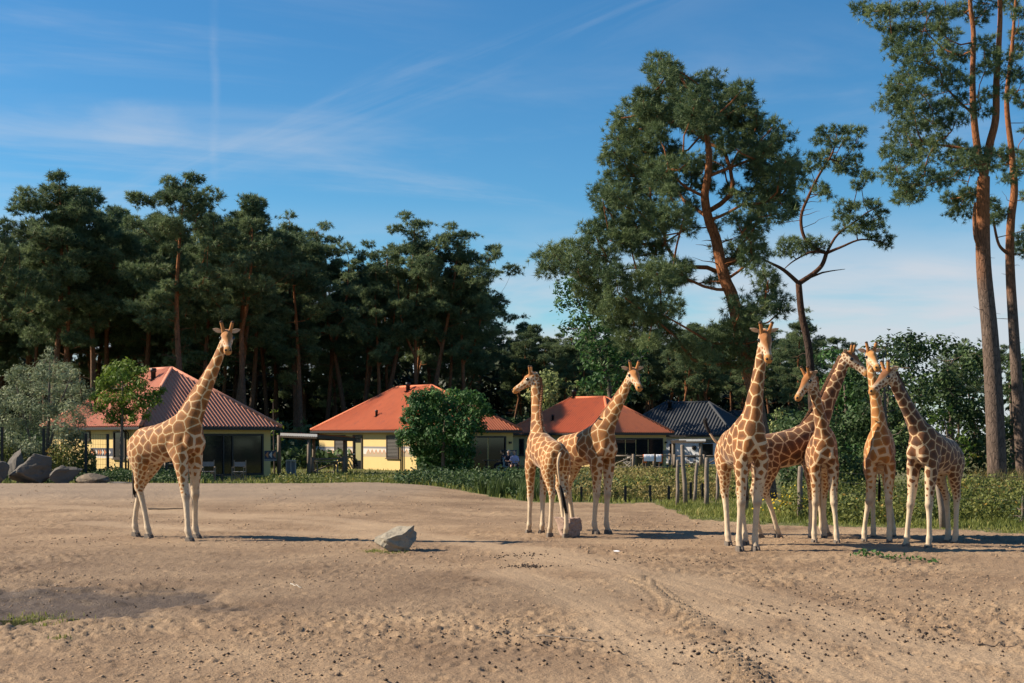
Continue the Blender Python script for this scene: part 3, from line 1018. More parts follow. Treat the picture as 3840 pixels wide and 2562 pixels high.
    for nom, sg, fx, fy in feet:
        if nom < 0.5:
            q = resample([(0.02, .19, 2.02, .27, .13), (0.06, .21, 1.80, .31, .155), (0.09, .205, 1.60, .265, .145), (0.06, .18, 1.42, .185, .12), (-.02, .16, 1.24, .125, .095),
                          (-.09, .15, 1.10, .105, .083), (-.11, .145, 1.02, .098, .078), (-.09, .142, .92, .070, .064), (-.06, .14, .62, .057, .053), (-.03, .14, .30, .058, .055),
                          (-.01, .14, .20, .074, .068), (0.02, .14, .12, .060, .058), (0.05, .14, .05, .085, .072)], 34)
        else:
            q = resample([(wb - .06, .17, 2.15, .22, .10), (wb - .04, .20, 1.85, .23, .135), (wb - .01, .20, 1.62, .185, .13), (wb + .01, .185, 1.40, .130, .108), (wb + .01, .165, 1.15, .100, .088),
                          (wb + .015, .155, .99, .090, .080), (wb + .02, .15, .91, .092, .083), (wb + .01, .147, .80, .068, .063), (wb, .143, .52, .056, .053), (wb - .005, .14, .30, .057, .055),
                          (wb, .14, .20, .074, .068), (wb + .03, .14, .12, .060, .058), (wb + .06, .14, .05, .085, .072)], 34)
        dx_, dy_ = fx - (nom), fy - 0.14 * sg
        C, U, W2 = [], [], []
        for a, b, z, ra, rb in q:
            k = float(1 - smooth01(np.array(z), 0.1, 1.75))
            C.append(Wp(a + dx_ * k, b * sg + dy_ * k, z))
            lt = 1.0 + 0.07 * float(1 - smooth01(np.array(z), 1.3, 1.8))
            U.append(f * ra * s * lt)
            W2.append(l * rb * s * lt)
        ell_tube(V, f4, f3, C, U, W2, 16)
    co, no, qa, ta = remeshed(V, f4, f3, 0.0235, 3, 0.45)
    # ---- coat pattern: seeds spread over the hide, patches are their nearest regions
    loc3 = np.stack([(co - org) @ f, (co - org) @ l, co[:, 2]], -1) / s
    z = loc3[:, 2]
    ha = (co - PB) @ hd / s
    hup = (co - PB) @ hu / s
    hr = np.linalg.norm(co - (PB + hd * 0.25 * s), axis=1) / s
    is_head = (ha > -0.02) & (hr < 0.50) & (np.linalg.norm((co - PB) - np.outer((co - PB) @ hd, hd), axis=1) < 0.24 * s)
    kdn = KDTree(30)
    for i in range(30):
        kdn.insert(NC_[i], i)
    kdn.balance()
    tn = np.zeros(len(co))
    dn = np.zeros(len(co))
    for i, p in enumerate(co):
        _, j, d = kdn.find(p)
        tn[i], dn[i] = j / 29.0, d
    is_neck = (dn < np.interp(tn, [0, .3, 1], [.30, .34, .16]) * s) & (tn > 0.12) & ~is_head
    sp = np.interp(z, [0.7, 1.0, 1.25, 1.5, 1.8, 2.1], [.055, .075, .105, .15, .215, .235])
    rear = (loc3[:, 0] < 0.25)
    sp = np.where(rear, np.minimum(sp, np.interp(z, [1.0, 1.4, 1.8, 2.2], [.075, .10, .135, .19])), sp)
    sp = np.where(is_neck, np.interp(tn, [0.1, .4, .8, 1], [.25, .22, .16, .11]), sp)
    sp = np.where(is_head, .055, sp)
    lw = np.interp(z, [0.8, 1.1, 1.5, 1.9], [.019, .0140, .0105, .0108])
    lw = np.where(is_neck, .012, lw)
    lw = np.where(is_head, .012, lw)
    sp, lw = sp * s * np.where(is_neck, 0.86, np.where(is_head, 1.0, 0.85)), lw * s
    cand = rng.permutation(len(co))[:5200]
    seeds = np.empty((0, 3))
    buf = np.zeros((3000, 3))
    nb = 0
    for i in cand:
        if z[i] < 0.74:
            continue
        if nb == 0 or np.min(np.einsum('ij,ij->i', buf[:nb] - co[i], buf[:nb] - co[i])) > (sp[i] * rng.uniform(0.78, 1.22)) ** 2:
            buf[nb] = co[i]
            nb += 1
            if nb >= 2999:
                break
    kd = KDTree(nb)
    for i in range(nb):
        kd.insert(buf[i], i)
    kd.balance()
    edge = np.zeros(len(co))
    cell = np.zeros(len(co))
    cr = rng.random(nb)
    for i, p in enumerate(co):
        (p1, j1, d1), (p2, j2, d2) = kd.find_n(p, 2)
        e = (d2 * d2 - d1 * d1) / (2 * (p1 - p2).length + 1e-6)
        edge[i] = (e - lw[i]) / (0.020 * s)
        cell[i] = cr[j1] * 0.35
    fade = smooth01(z, 0.78, 0.98)
    edge = np.where(is_head | is_neck, edge, np.where(fade < 1, np.minimum(edge - (1 - fade) * 2.2, 1 - 3 * (1 - fade)), edge))
    under = smooth01(-no[:, 2], 0.55, 0.9) * (z > 1.3) * (z < 2.0)
    inner = smooth01(-(np.sign(loc3[:, 1]) * (no @ l)), 0.3, 0.8) * (z < 1.6)
    chest = smooth01(no @ f, 0.45, 0.92) * (z < 2.2) * (loc3[:, 0] > 1.0) * ~is_neck * ~is_head
    edge = edge - 1.6 * under - 1.0 * inner - 0.9 * chest
    white = np.clip((1 - smooth01(z, 0.70, 1.35)) + under * 0.8 + inner * 0.8 + chest * 0.6, 0, 1)
    top = smooth01(hup, 0.0, 0.065) * is_head * (1 - smooth01(ha, 0.50, 0.62))
    muz = smooth01(ha, 0.55, 0.62) * is_head
    cheek = is_head & (hup < 0.03)
    white = np.where(is_head, np.where(hup < 0.05, 0.95, 0.3), white)
    edge = np.where(is_head & ((hup > 0.03) | ((ha > 0.10) & (hup > -0.05) & (ha < 0.3))), -1.5, edge)
    knee = np.exp(-((z - 0.90) / 0.06) ** 2) * (loc3[:, 0] > 0.6) * smooth01(no @ f, 0.0, 0.8) * (z < 1.2)
    eyed = np.minimum(*[np.linalg.norm(co - (PB + (hd * .185 + hu * .004 + hs * k_ * .118) * s), axis=1) / s for k_ in (-1, 1)])
    dirt = np.clip(2.2 * (1 - smooth01(eyed, 0.035, 0.065)) + knee * 1.2 + 0.9 * (1 - smooth01(z, 0.05, 0.25)), 0, 1)
    me = mesh_np('giraffe_body', co - ctr * np.array([1, 1, 0]), [qa, ta], mats[0], True,
                 {'edge': edge, 'cell': cell, 'white': white, 'brow': top * 0.95, 'muzzle': muz, 'dirt': dirt})
    root = thing('giraffe', (ctr[0], ctr[1], 0.0), label, 'giraffe', 'giraffes in the yard')
    link('body', me, root)

    def part(name, mb_, mat, par=root, smooth=True):
        return mb_.build(name, mat, par, smooth)
    # mane
    mb_ = MB()
    idx = list(range(3, 29))
    jit = rng.random(40)
    for a, b in zip(idx[:-1], idx[1:]):
        quad = []
        for k in (a, b):
            back = -dors[k] if np.dot(dors[k], np.array([math.cos(ang[k]), math.sin(ang[k]), 0])) > 0 else dors[k]
            e0 = NC_[k] + back * (nd_[k] - 0.02 * s)
            hgt_ = (0.055 + 0.02 * jit[k]) * s * min(1, (k - 2) / 6)
            w_ = side[k] * 0.020 * s
            quad.append([e0 - w_, e0 - w_ * 0.6 + back * (0.02 * s + hgt_), e0 + w_ * 0.6 + back * (0.02 * s + hgt_), e0 + w_])
        q0, q1 = quad
        mb_.add(q0 + q1, [(0, 1, 5, 4), (1, 2, 6, 5), (2, 3, 7, 6), (3, 2, 1, 0), (4, 5, 6, 7)])
    part('mane', mb_, mats[1])
    # tail
    tb = Wp(-.27, 0, 2.06)
    if tail is None:
        tp = [tb, Wp(-.36, .0, 1.9), Wp(-.38, .02, 1.6), Wp(-.36, .03, 1.36)]
        tt = [Wp(-.36, .03, 1.38), Wp(-.37, .035, 1.2), Wp(-.35, .03, 1.0), Wp(-.34, .03, .86)]
    else:
        pts = [np.array(tuple(P(x, y, tb[1] + dd))) for x, y, dd in tail]
        tp = [tb] + pts[:2]
        tt = pts[1:]
    tp = resample([tuple(p) for p in tp], 14)
    mb_ = MB()
    mb_.tube(tp, np.linspace(0.045, 0.018, 14) * s, 8)
    t_o = part('tail', mb_, mats[3])
    mb_ = MB()
    tt = resample([tuple(p) for p in tt], 12)
    for k in range(16):
        off = rng.standard_normal(3) * 0.016 * s
        sc_ = np.linspace(0.3, 1.6, 12)[:, None]
        mb_.tube(tt + off * sc_, np.interp(np.linspace(0, 1, 12), [0, .3, 1], [.012, .022, .004]) * s, 4)
    part('tail_tuft', mb_, M['tail_hair'], t_o)
    # ears, ossicones, eyes, nostrils
    for sg in (-1, 1):
        mb_ = MB()
        e0 = PB + (hd * -.005 + hu * .045 + hs * sg * .075) * s
        ax = unit(hs * sg * 0.95 + hu * (0.22 + earang) - hd * 0.18)
        wd = unit(hu - ax * np.dot(hu, ax))
        nr = np.cross(ax, wd)
        if np.dot(nr, hd) < 0:
            nr = -nr
        prof = [(0, .020), (.05, .040), (.10, .052), (.15, .044), (.19, .023), (.215, .004)]
        rows = []
        for t_, w_ in prof:
            rows.append([e0 + (ax * t_ + wd * w_ * c_ - nr * (0.030 * (1 - c_ * c_) * (1 - t_ * 2.5))) * s for c_ in (-1, -.5, 0, .5, 1)])
        vs = [p for r_ in rows for p in r_]
        bk = [p - nr * 0.010 * s for p in vs]
        nv = len(vs)
        f_ = []
        for i in range(len(rows) - 1):
            for j in range(4):
                a_ = i * 5 + j
                f_.append((a_, a_ + 1, a_ + 6, a_ + 5))
                f_.append((nv + a_, nv + a_ + 5, nv + a_ + 6, nv + a_ + 1))
            for j in (0, 4):
                a_ = i * 5 + j
                f_.append((a_, a_ + 5, nv + a_ + 5, nv + a_))
        mb_.add(vs + bk, f_)
        part('ear', mb_, M['ear'])
        mb_ = MB()
        o0 = PB + (hd * .07 + hu * .080 + hs * sg * .062) * s
        oa = unit(hu * 0.86 - hd * 0.42 + hs * sg * 0.24)
        pts = [o0 + oa * t_ * s for t_ in (-.03, .02, .10, .19, .220)]
        mb_.tube(pts, np.array([.048, .042, .034, .033, .031]) * s, 10)
        oc = part('ossicone', mb_, M['ossicone'])
        mb_ = MB()
        mb_.tube([o0 + oa * t_ * s for t_ in (.203, .215, .233, .246)], np.array([.029, .037, .034, .012]) * s, 10)
        part('horn_tip', mb_, M['ossicone_tip'], oc)
        for nm, c0, r_, mt in (('eye', hd * .185 + hu * .004 + hs * sg * .124, .036, M['eye']), ('nostril', hd * .672 + hu * -.008 + hs * sg * .044, .026, M['nostril'])):
            mb_ = MB()
            c0 = PB + c0 * s
            k = np.linspace(-1, 1, 7)
            mb_.tube([c0 + hd * x * r_ * 1.25 * s for x in k], np.sqrt(np.maximum(1 - k * k, .01)) * r_ * s, 8)
            part(nm, mb_, mt)
    for nom, sg, fx, fy in feet:
        mb_ = MB()
        for tside in (-1, 1):
            c0 = Wp(fx + (.05 if nom < .5 else .06), fy + tside * .036, 0)
            vs = []
            for (zz, x0, x1, w_) in ((-.03, -.075, .115, .034), (.03, -.075, .10, .034), (.085, -.070, .045, .030)):
                for (xx, ww) in ((x0, -w_), (x0 * .2 + x1 * .8, -w_), (x1, -w_ * .2 * tside - w_ * .25), (x1, w_ * .25 - w_ * .2 * tside), (x0 * .2 + x1 * .8, w_), (x0, w_)):
                    vs.append(c0 + (f * xx + l * ww) * s + Zv * zz * s)
            f_ = []
            for i in range(2):
                for j in range(6):
                    f_.append((i * 6 + j, i * 6 + (j + 1) % 6, (i + 1) * 6 + (j + 1) % 6, (i + 1) * 6 + j))
            f_ += [(12, 13, 16, 17), (13, 14, 15, 16), (5, 4, 1, 0), (4, 3, 2, 1)]
            mb_.add(vs, f_)
        part('hoof', mb_, M['hoof'], root, False)
    return root


CO_A = coat_mat('coat_tan', (0.56, 0.40, 0.215), (0.335, 0.132, 0.030), (0.10, 0.037, 0.012))
CO_B = coat_mat('coat_brown', (0.56, 0.395, 0.21), (0.285, 0.106, 0.025), (0.060, 0.024, 0.009))
CO_C = coat_mat('coat_dark', (0.54, 0.36, 0.19), (0.19, 0.072, 0.024), (0.040, 0.019, 0.011))
CO_D = coat_mat('coat_pale', (0.58, 0.41, 0.215), (0.42, 0.18, 0.042), (0.20, 0.073, 0.020))
TA = plain('tail_skin', (0.50, 0.36, 0.22), 0.8, 0.15, 12)
TB = plain('tail_skin_brown', (0.26, 0.15, 0.08), 0.8, 0.15, 12)
mA, mB_, mC, mD = (CO_A, M['mane'], None, TA), (CO_B, M['mane'], None, TA), (CO_C, M['mane_dark'], None, TB), (CO_D, M['mane'], None, TA)

giraffe('lone giraffe on the left, side on, head turned to the viewer', [(705, 2030), (741, 2017), (553, 2016), (492, 2010)], -33, 0.985,
        (850, 1238), (0.22, -0.80, -0.52), mA, dpoll=-0.25, seed=3)
giraffe('giraffe in the middle pair seen from behind, looking left', [(1985, 1999), (2034, 2000), (2064, 2012), (2124, 2015)], 109, 0.86,
        (1998, 1398), (-0.84, 0.22, -0.52), mA, dpoll=0.35, seed=9, neckbend=0.6,
        tail=[(2092, 1740, -0.12), (2100, 1820, -0.16), (2110, 1860, -0.16), (2122, 1925, -0.16)])
giraffe('side on giraffe of the middle pair, neck stretched to the right, facing the viewer', [(2229, 2001), (2260, 2000), (2118, 1988), (2148, 1984)], -50, 0.915,
        (2374, 1380), (0.20, -0.78, -0.58), mA, dpoll=-0.35, seed=14, neckbend=0.3)
giraffe('tall giraffe facing the viewer head on, dark tail swung out left', [(2771, 2062), (2831, 2062), (2729, 2043), (2792, 2041)], -84, 0.965,
        (2868, 1238), (0.02, -0.66, -0.75), mB_, dpoll=-0.25, seed=23, tail=[(2690, 1660, 0.0), (2662, 1625, 0.0), (2650, 1600, 0.02), (2643, 1572, 0.03)])
giraffe('dull brown giraffe side on behind the group, neck sloping up right', [(2850, 2018), (2925, 2017), (3075, 2012), (3105, 2010)], 16, 0.92,
        (3186, 1318), (0.66, -0.40, -0.64), mC, dpoll=0.1, seed=31, shift=(-0.22, 0))
giraffe('giraffe facing the viewer with its head turned left, in front of the dull brown one', [(3053, 2034), (3137, 2038), (3040, 2018), (3090, 2017)], -98, 0.865,
        (3031, 1398), (-0.58, -0.28, -0.76), mB_, dpoll=-0.2, seed=44, neckbend=0.7)
giraffe('pale giraffe facing the viewer, neck straight up behind another muzzle', [(3232, 2031), (3335, 2036), (3275, 2016), (3350, 2015)], -104, 0.875,
        (3264, 1312), (0.04, -0.86, -0.50), mD, dpoll=-0.1, seed=52, neckbend=0.7)
giraffe('rightmost giraffe with dark patches, head lowered to the left', [(3401, 2051), (3485, 2056), (3556, 2034), (3584, 2040)], -132, 0.885,
        (3330, 1382), (-0.74, -0.30, -0.60), mC, dpoll=-0.25, seed=66, neckbend=0.35)


# ---------------------------------------------------------------- houses
def ray_t(C, u, px):
    """distance along plan line C + t*u where photo column px cuts it"""
    k = (px - CX) / F
    return (k * C[1] - C[0]) / (u[0] - k * u[1])


class House:
    def __init__(s, label, corner_px, D, left_px, right_px, a_deg, eave_z, ridge_z, wall_in, wall_mat, roof_mat, grp, base_z=0.0, pitch=0.22):
        a = math.radians(a_deg)
        s.ul = Vector((-math.cos(a), math.sin(a), 0))     # along the left front, away from the corner
        s.ur = Vector((math.sin(a), math.cos(a), 0))      # along the right front
        s.nl, s.nr = -s.ur, -s.ul                          # outward normals
        s.C = Vector(((corner_px - CX) / F * D, D, 0))     # eave corner in plan
        s.LL = ray_t(s.C, s.ul, left_px)
        s.LR = ray_t(s.C, s.ur, right_px)
        s.ez, s.rz, s.bz = eave_z, ridge_z, base_z
        mid = s.C + s.ul * s.LL / 2 + s.ur * s.LR / 2
        s.root = thing('house', (mid.x, mid.y, base_z), label, 'house', grp)
        s.W = s.C + (s.ul + s.ur) * wall_in                # wall corner
        s.wall_in = wall_in
        wl_, wr_ = s.LL - 2 * wall_in, s.LR - 2 * wall_in
        s.wl, s.wr = wl_, wr_
        mb = MB()
        mb.obox(s.W + Vector((0, 0, base_z - 0.3)), s.ul * wl_, s.ur * wr_, (0, 0, eave_z - base_z + 0.3 + 0.12))
        mb.build('wall', wall_mat, s.root)
        # soffit and gutter board
        mb = MB()
        mb.obox(s.C + Vector((0, 0, eave_z - 0.02)) + (s.ul + s.ur) * 0.05, s.ul * (s.LL - .1), s.ur * (s.LR - .1), (0, 0, 0.06))
        mb.build('soffit', M['dark_trim'], s.root)
        mb = MB()
        c4 = [s.C, s.C + s.ul * s.LL, s.C + s.ul * s.LL + s.ur * s.LR, s.C + s.ur * s.LR]
        for i in range(4):
            p, q = c4[i] + Vector((0, 0, eave_z + 0.0)), c4[(i + 1) % 4] + Vector((0, 0, eave_z + 0.0))
            mb.bar(p, q, 0.10, 0.13)
        mb.build('gutter', M['dark_trim'], s.root)
        s.roof(roof_mat, pitch)

    def roof(s, mat, pitch):
        amp = 0.05
        half = min(s.LL, s.LR) / 2
        Z = Vector((0, 0, 1))
        E0 = s.C + Z * (s.ez + 0.09)
        rise = s.rz - s.ez
        if s.LL >= s.LR:
            r1 = s.C + s.ul * half + s.ur * half
            r2 = s.C + s.ul * (s.LL - half) + s.ur * half
        else:
            r1 = s.C + s.ur * half + s.ul * half
            r2 = s.C + s.ur * (s.LR - half) + s.ul * half
        s.r1, s.r2 = r1 + Z * s.rz, r2 + Z * s.rz
        # four slopes: start corner, direction along the eave, length, inward direction
        c1 = s.C + s.ul * s.LL
        c2 = c1 + s.ur * s.LR
        c3 = s.C + s.ur * s.LR
        sl = math.hypot(half, rise)
        for (o, d, Ln, inn) in ((s.C, s.ul, s.LL, s.ur), (c1, s.ur, s.LR, -s.ul), (c2, -s.ul, s.LL, -s.ur), (c3, -s.ur, s.LR, s.ul)):
            nrm = (inn * -rise + Z * half).normalized()
            up = (inn * half + Z * rise) / half
            n = int(Ln / pitch * 8)
            lo, hi = [], []
            for i in range(n + 1):
                t = Ln * i / n
                lim = min(t, Ln - t, half)
                w = nrm * (amp * math.sin(2 * math.pi * t / pitch))
                b = o + d * t + Z * (s.ez + 0.10) + w
                lo.append(b)
                hi.append(b + up * lim)
            V = [tuple(p) for p in lo + hi]
            mb = MB()
            mb.add(V, [(i, i + 1, n + 2 + i, n + 1 + i) for i in range(n)])
            mb.build('roof_slope', mat, s.root, True)
        mb = MB()
        for p, q in ((s.C, s.r1), (c3 if s.LL >= s.LR else c1, s.r1), (c1 if s.LL >= s.LR else c3, s.r2), (c2, s.r2), (s.r1, s.r2)):
            p = Vector(p)
            if p.z < 0.1:
                p = p + Z * (s.ez + 0.13)
            q = Vector(q) + Z * 0.06
            if p.z > s.ez + 0.5:
                p = p + Z * 0.06
            mb.tube([p, q], [0.11, 0.11], 8)
        mb.build('ridge_cap', mat, s.root, True)

    # features set from photo columns and rows on the left ('l') or right ('r') front
    def on(s, side, px, py):
        u, n = (s.ul, s.nl) if side == 'l' else (s.ur, s.nr)
        t = ray_t(s.W, u, px)
        p = s.W + u * t
        z = CAMH - (py - HZ) / F * p.y
        return t, z

    def rect(s, side, x0, y0, x1, y1):
        t0, z1 = s.on(side, x0, y0)
        t1, _ = s.on(side, x1, y0)
        tm, zb = s.on(side, (x0 + x1) / 2, y1)
        _, zt = s.on(side, (x0 + x1) / 2, y0)
        return min(t0, t1), max(t0, t1), zb, zt

    def slab(s, mb, side, t0, t1, z0, z1, proud, back=0.0):
        u, n = (s.ul, s.nl) if side == 'l' else (s.ur, s.nr)
        mb.obox(s.W + u * t0 + Vector((0, 0, z0)) + n * back, u * (t1 - t0), n * (proud - back), (0, 0, z1 - z0))

    def frame(s, mb, side, t0, t1, z0, z1, w, proud, back=0.004):
        s.slab(mb, side, t0, t0 + w, z0, z1, proud, back)
        s.slab(mb, side, t1 - w, t1, z0, z1, proud, back)
        s.slab(mb, side, t0 + w, t1 - w, z0, z0 + w, proud, back)
        s.slab(mb, side, t0 + w, t1 - w, z1 - w, z1, proud, back)

    def window(s, side, x0, y0, x1, y1, slats=True, mull=0, name='window'):
        t0, t1, z0, z1 = s.rect(side, x0, y0, x1, y1)
        mb = MB()
        s.frame(mb, side, t0, t1, z0, z1, 0.07, 0.07)
        for k in range(mull):
            tm = t0 + (t1 - t0) * (k + 1) / (mull + 1)
            s.slab(mb, side, tm - .03, tm + .03, z0 + .07, z1 - .07, 0.06, 0.004)
        wo = mb.build(name, M['brown_trim'], s.root)
        for k in range(mull + 1):
            a, b = t0 + (t1 - t0) * k / (mull + 1), t0 + (t1 - t0) * (k + 1) / (mull + 1)
            mb = MB()
            s.slab(mb, side, a + .05, b - .05, z0 + .05, z1 - .05, 0.02, 0.004)
            mb.build('pane', M['glass'], wo)
        if slats:
            zz = z0 + 0.12
            mb = MB()
            while zz < z1 - 0.1:
                s.slab(mb, side, t0 + .09, t1 - .09, zz, zz + .055, 0.035, 0.022)
                zz += 0.09
            mb.build('blind', M['blind'], wo)
        mb = MB()
        s.slab(mb, side, t0 - .05, t1 + .05, z0 - .05, z0 - .003, 0.12, 0.0)
        mb.build('sill', M['brown_trim'], wo)
        return wo

    def tri(s, mb, side, pts, proud):
        u, n = (s.ul, s.nl) if side == 'l' else (s.ur, s.nr)
        a = [s.W + u * t + Vector((0, 0, z)) + n * proud for t, z in pts]
        b = [p - n * (proud - 0.002) for p in a]
        k = len(pts)
        mb.poly(a)
        mb.poly(b[::-1])
        for i in range(k):
            j = (i + 1) % k
            mb.poly([a[i], b[i], b[j], a[j]])

    def pipe(s, name, side, px, y0, y1, r=0.05, mat='dark_trim'):
        u, n = (s.ul, s.nl) if side == 'l' else (s.ur, s.nr)
        t, z1 = s.on(side, px, y0)
        _, z0 = s.on(side, px, y1)
        mb = MB()
        p = s.W + u * t + n * 0.09
        mb.tube([p + Vector((0, 0, s.bz - .1)), p + Vector((0, 0, s.ez - 0.25)), p + n * 0.18 + Vector((0, 0, s.ez - 0.05))], [r, r, r], 8)
        mb.build(name, M[mat], s.root, True)

    def vent(s, px, py, hgt_, r, name):
        """a pipe standing on the left slope where the photo shows it"""
        half = min(s.LL, s.LR) / 2
        rise = s.rz - s.ez
        Z = Vector((0, 0, 1))
        nrm = (s.ur * -rise + Z * half).normalized()
        d = (P(px, py, 1.0) - Vector((0, 0, CAMH)))
        o = Vector((0, 0, CAMH))
        p0 = s.C + Z * (s.ez + 0.10)
        t = (p0 - o).dot(nrm) / d.dot(nrm)
        p = o + d * t
        mb = MB()
        mb.tube([p - Z * .25, p + Z * hgt_ * .62, p + Z * hgt_ * .63, p + Z * hgt_], [r, r, r * 1.25, r * 1.25], 10)
        v = mb.build(name, M['black'], s.root, True)
        mb = MB()
        mb.obox(p - s.ul * .0 + Vector((-r * 1.8, -r * 1.8, -.02)), (r * 3.6, 0, 0), (0, r * 3.6, 0), (0, 0, .035))
        mb.build('flashing', M['dark_trim'], v)


HG = 'red roofed holiday houses'
# --- house behind the lone giraffe
h1 = House('yellow house with red corrugated roof behind the lone giraffe', 524, 63.0, 150, 1056, 45, 2.55, 5.75, 0.42, M['yellow_wall'], M['red_roof_pale'], HG)
h1.vent(575, 1424, 0.62, 0.13, 'chimney_pipe')
h1.window('l', 311, 1618, 340, 1652, False)
h1.window('l', 428, 1618, 472, 1721, False, 0)
h1.pipe('downpipe', 'l', 478, 1615, 1770)
h1.pipe('downpipe', 'l', 487, 1615, 1770, 0.035)
t0, t1, z0, z1 = h1.rect('l', 338, 1681, 516, 1712)
for (nm, za, zb, mt) in (('painted_band', z0, z1, 'band_navy'), ('painted_line', z0 - .09, z0 - .012, 'band_white')):
    for (xa, xb) in ((340, 426), (474, 519)):
        mb = MB()
        ta, tb, _, _ = h1.rect('l', xa, 1681, xb, 1712)
        h1.slab(mb, 'l', ta, tb, za, zb, 0.005, 0.0)
        mb.build(nm, M[mt], h1.root)
for (xa, xb) in ((342, 424), (476, 517)):
    ta, tb, za, zb = h1.rect('l', xa, 1684, xb, 1709)
    t, k = tb - 0.02, 0
    while t - 0.22 > ta:
        mb = MB()
        zm = (za + zb) / 2
        h1.tri(mb, 'l', [(t, za), (t - .20, zm), (t, zb), (t - .09, zb), (t - .28, zm), (t - .09, za)][:3], 0.009)
        mb.build('painted_arrow', M['band_orange' if k % 3 != 2 else 'band_white'], h1.root)
        t -= 0.24
        k += 1
# glazed front on the right
t0, t1, z0, z1 = h1.rect('r', 590, 1627, 986, 1786)
wo = None
mb = MB()
h1.frame(mb, 'r', t0, t1, z0, z1, 0.10, 0.08)
for px in (836, 870):
    tm, _ = h1.on('r', px, 1700)
    h1.slab(mb, 'r', tm - .04, tm + .04, z0 + .1, z1 - .1, 0.07, 0.004)
tms = [t0] + [h1.on('r', px, 1700)[0] for px in (700, 836, 870)] + [t1]
wo = mb.build('window_front', M['dark_trim'], h1.root)
for a, b in zip(tms[:-1], tms[1:]):
    mb = MB()
    h1.slab(mb, 'r', a + .05, b - .05, z0 + .06, z1 - .06, 0.02, 0.004)
    mb.build('pane', M['glass'], wo)
ta, tb, za, zb = h1.rect('r', 991, 1690, 1037, 1722)
mb = MB()
h1.slab(mb, 'r', ta, tb, za, zb, 0.006)
bo = mb.build('painted_band', M['band_navy'], h1.root)
for mt, c in (('band_orange', .2), ('band_white', .5), ('band_orange', .8)):
    mb = MB()
    tm = ta + (tb - ta) * c
    h1.tri(mb, 'r', [(tm - .10, (za + zb) / 2), (tm + .09, za + .05), (tm + .09, zb - .05)], 0.011)
    mb.build('painted_arrow', M[mt], bo)
mb = MB()
h1.slab(mb, 'r', ta, tb, za - .10, za - .01, 0.006)
mb.build('painted_line', M['band_grey'], h1.root)

# --- house left of centre
h2 = House('yellow house with red roof and zigzag painted band, half behind a bush', 1556, 78.0, 1165, 1958, 51, 2.46, 5.42, 0.42, M['yellow_wall'], M['red_roof'], HG)
h2.vent(1530, 1468, 0.6, 0.14, 'chimney_pipe')
h2.vent(1412, 1562, 0.42, 0.08, 'vent_pipe')
h2.window('l', 1256, 1632, 1296, 1714)
h2.window('l', 1451, 1633, 1497, 1719)
t0, t1, z0, z1 = h2.rect('l', 1326, 1632, 1360, 1765)
mb = MB()
h2.frame(mb, 'l', t0, t1, z0, z1, 0.09, 0.08)
do = mb.build('door', M['brown_trim'], h2.root)
mb = MB()
h2.slab(mb, 'l', t0 + .07, t1 - .07, z0 + .05, z1 - .07, 0.02, 0.004)
mb.build('door_leaf', M['glass'], do)
ta, tb, za, zb = h2.rect('l', 1336, 1661, 1358, 1727)
mb = MB()
h2.slab(mb, 'l', ta, tb, za, zb, 0.04, 0.022)
mb.build('panel', M['olive'], do)
mb = MB()
ta, tb, za, zb = h2.rect('l', 1329, 1700, 1332, 1706)
h2.slab(mb, 'l', ta, tb, za, zb, 0.11, 0.022)
mb.build('handle', M['grey_metal'], do)
mb = MB()
h2.slab(mb, 'l', t0 - .05, t1 + .05, z0 - .12, z0, 0.30, 0.0)
mb.build('door_step', M['white_wall'], do)
for (xa, xb) in ((1186, 1253), (1299, 1323), (1363, 1448), (1501, 1549)):
    ta, tb, za, zb = h2.rect('l', xa, 1681, xb, 1713)
    zt = za + (zb - za) * 0.98
    mb = MB()
    h2.slab(mb, 'l', ta, tb, zb - .02, zb + .11, 0.006)
    mb.build('painted_line', M['band_grey'], h2.root)
    mb = MB()
    h2.slab(mb, 'l', ta, tb, za, zb - .022, 0.004)
    ba = mb.build('painted_band', M['band_white'], h2.root)
    mb = MB()
    mo = MB()
    t, w = ta, 0.46
    zm = za + (zb - za) * 0.30
    zp = za + (zb - za) * 0.80
    while t + w <= tb + 0.03:
        h2.tri(mb, 'l', [(t, zm), (t + w, zm), (t + w / 2, zp)], 0.008)
        for (p, q) in (((t, zm), (t + w / 2, zp)), ((t + w / 2, zp), (t + w, zm))):
            h2.tri(mo, 'l', [(p[0], p[1]), (q[0], q[1]), (q[0], q[1] + .055), (p[0], p[1] + .055)], 0.012)
        t += w
    h2.slab(mb, 'l', ta, tb, za - .0, zm, 0.008)
    mb.build('zigzag', M['band_sand'], ba)
    mo.build('zigzag_line', M['band_orange'], ba)
h2.pipe('downpipe', 'l', 1508, 1620, 1775)
h2.pipe('downpipe', 'l', 1514, 1620, 1775, 0.035)
# right front in shade
t0, t1, z0, z1 = h2.rect('r', 1700, 1636, 1896, 1775)
mb = MB()
h2.frame(mb, 'r', t0, t1, z0, z1, 0.10, 0.08)
wo = mb.build('window_front', M['dark_trim'], h2.root)
tms = [t0, h2.on('r', 1770, 1700)[0], h2.on('r', 1830, 1700)[0], t1]
for a, b in zip(tms[:-1], tms[1:]):
    mb = MB()
    h2.slab(mb, 'r', a + .05, b - .05, z0 + .06, z1 - .06, 0.02, 0.004)
    mb.build('pane', M['glass'], wo)
ta, tb, za, zb = h2.rect('r', 1899, 1688, 1938, 1692)
mb = MB()
h2.slab(mb, 'r', ta, tb, za, zb, 0.006)
mb.build('painted_line', M['band_navy'], h2.root)
ta, tb, za, zb = h2.rect('r', 1899, 1694, 1938, 1720)
mb = MB()
h2.slab(mb, 'r', ta, tb, za, zb, 0.006)
mb.build('painted_band', M['band_grey'], h2.root)
ta, tb, za, zb = h2.rect('r', 1908, 1656, 1915, 1664)
mb = MB()
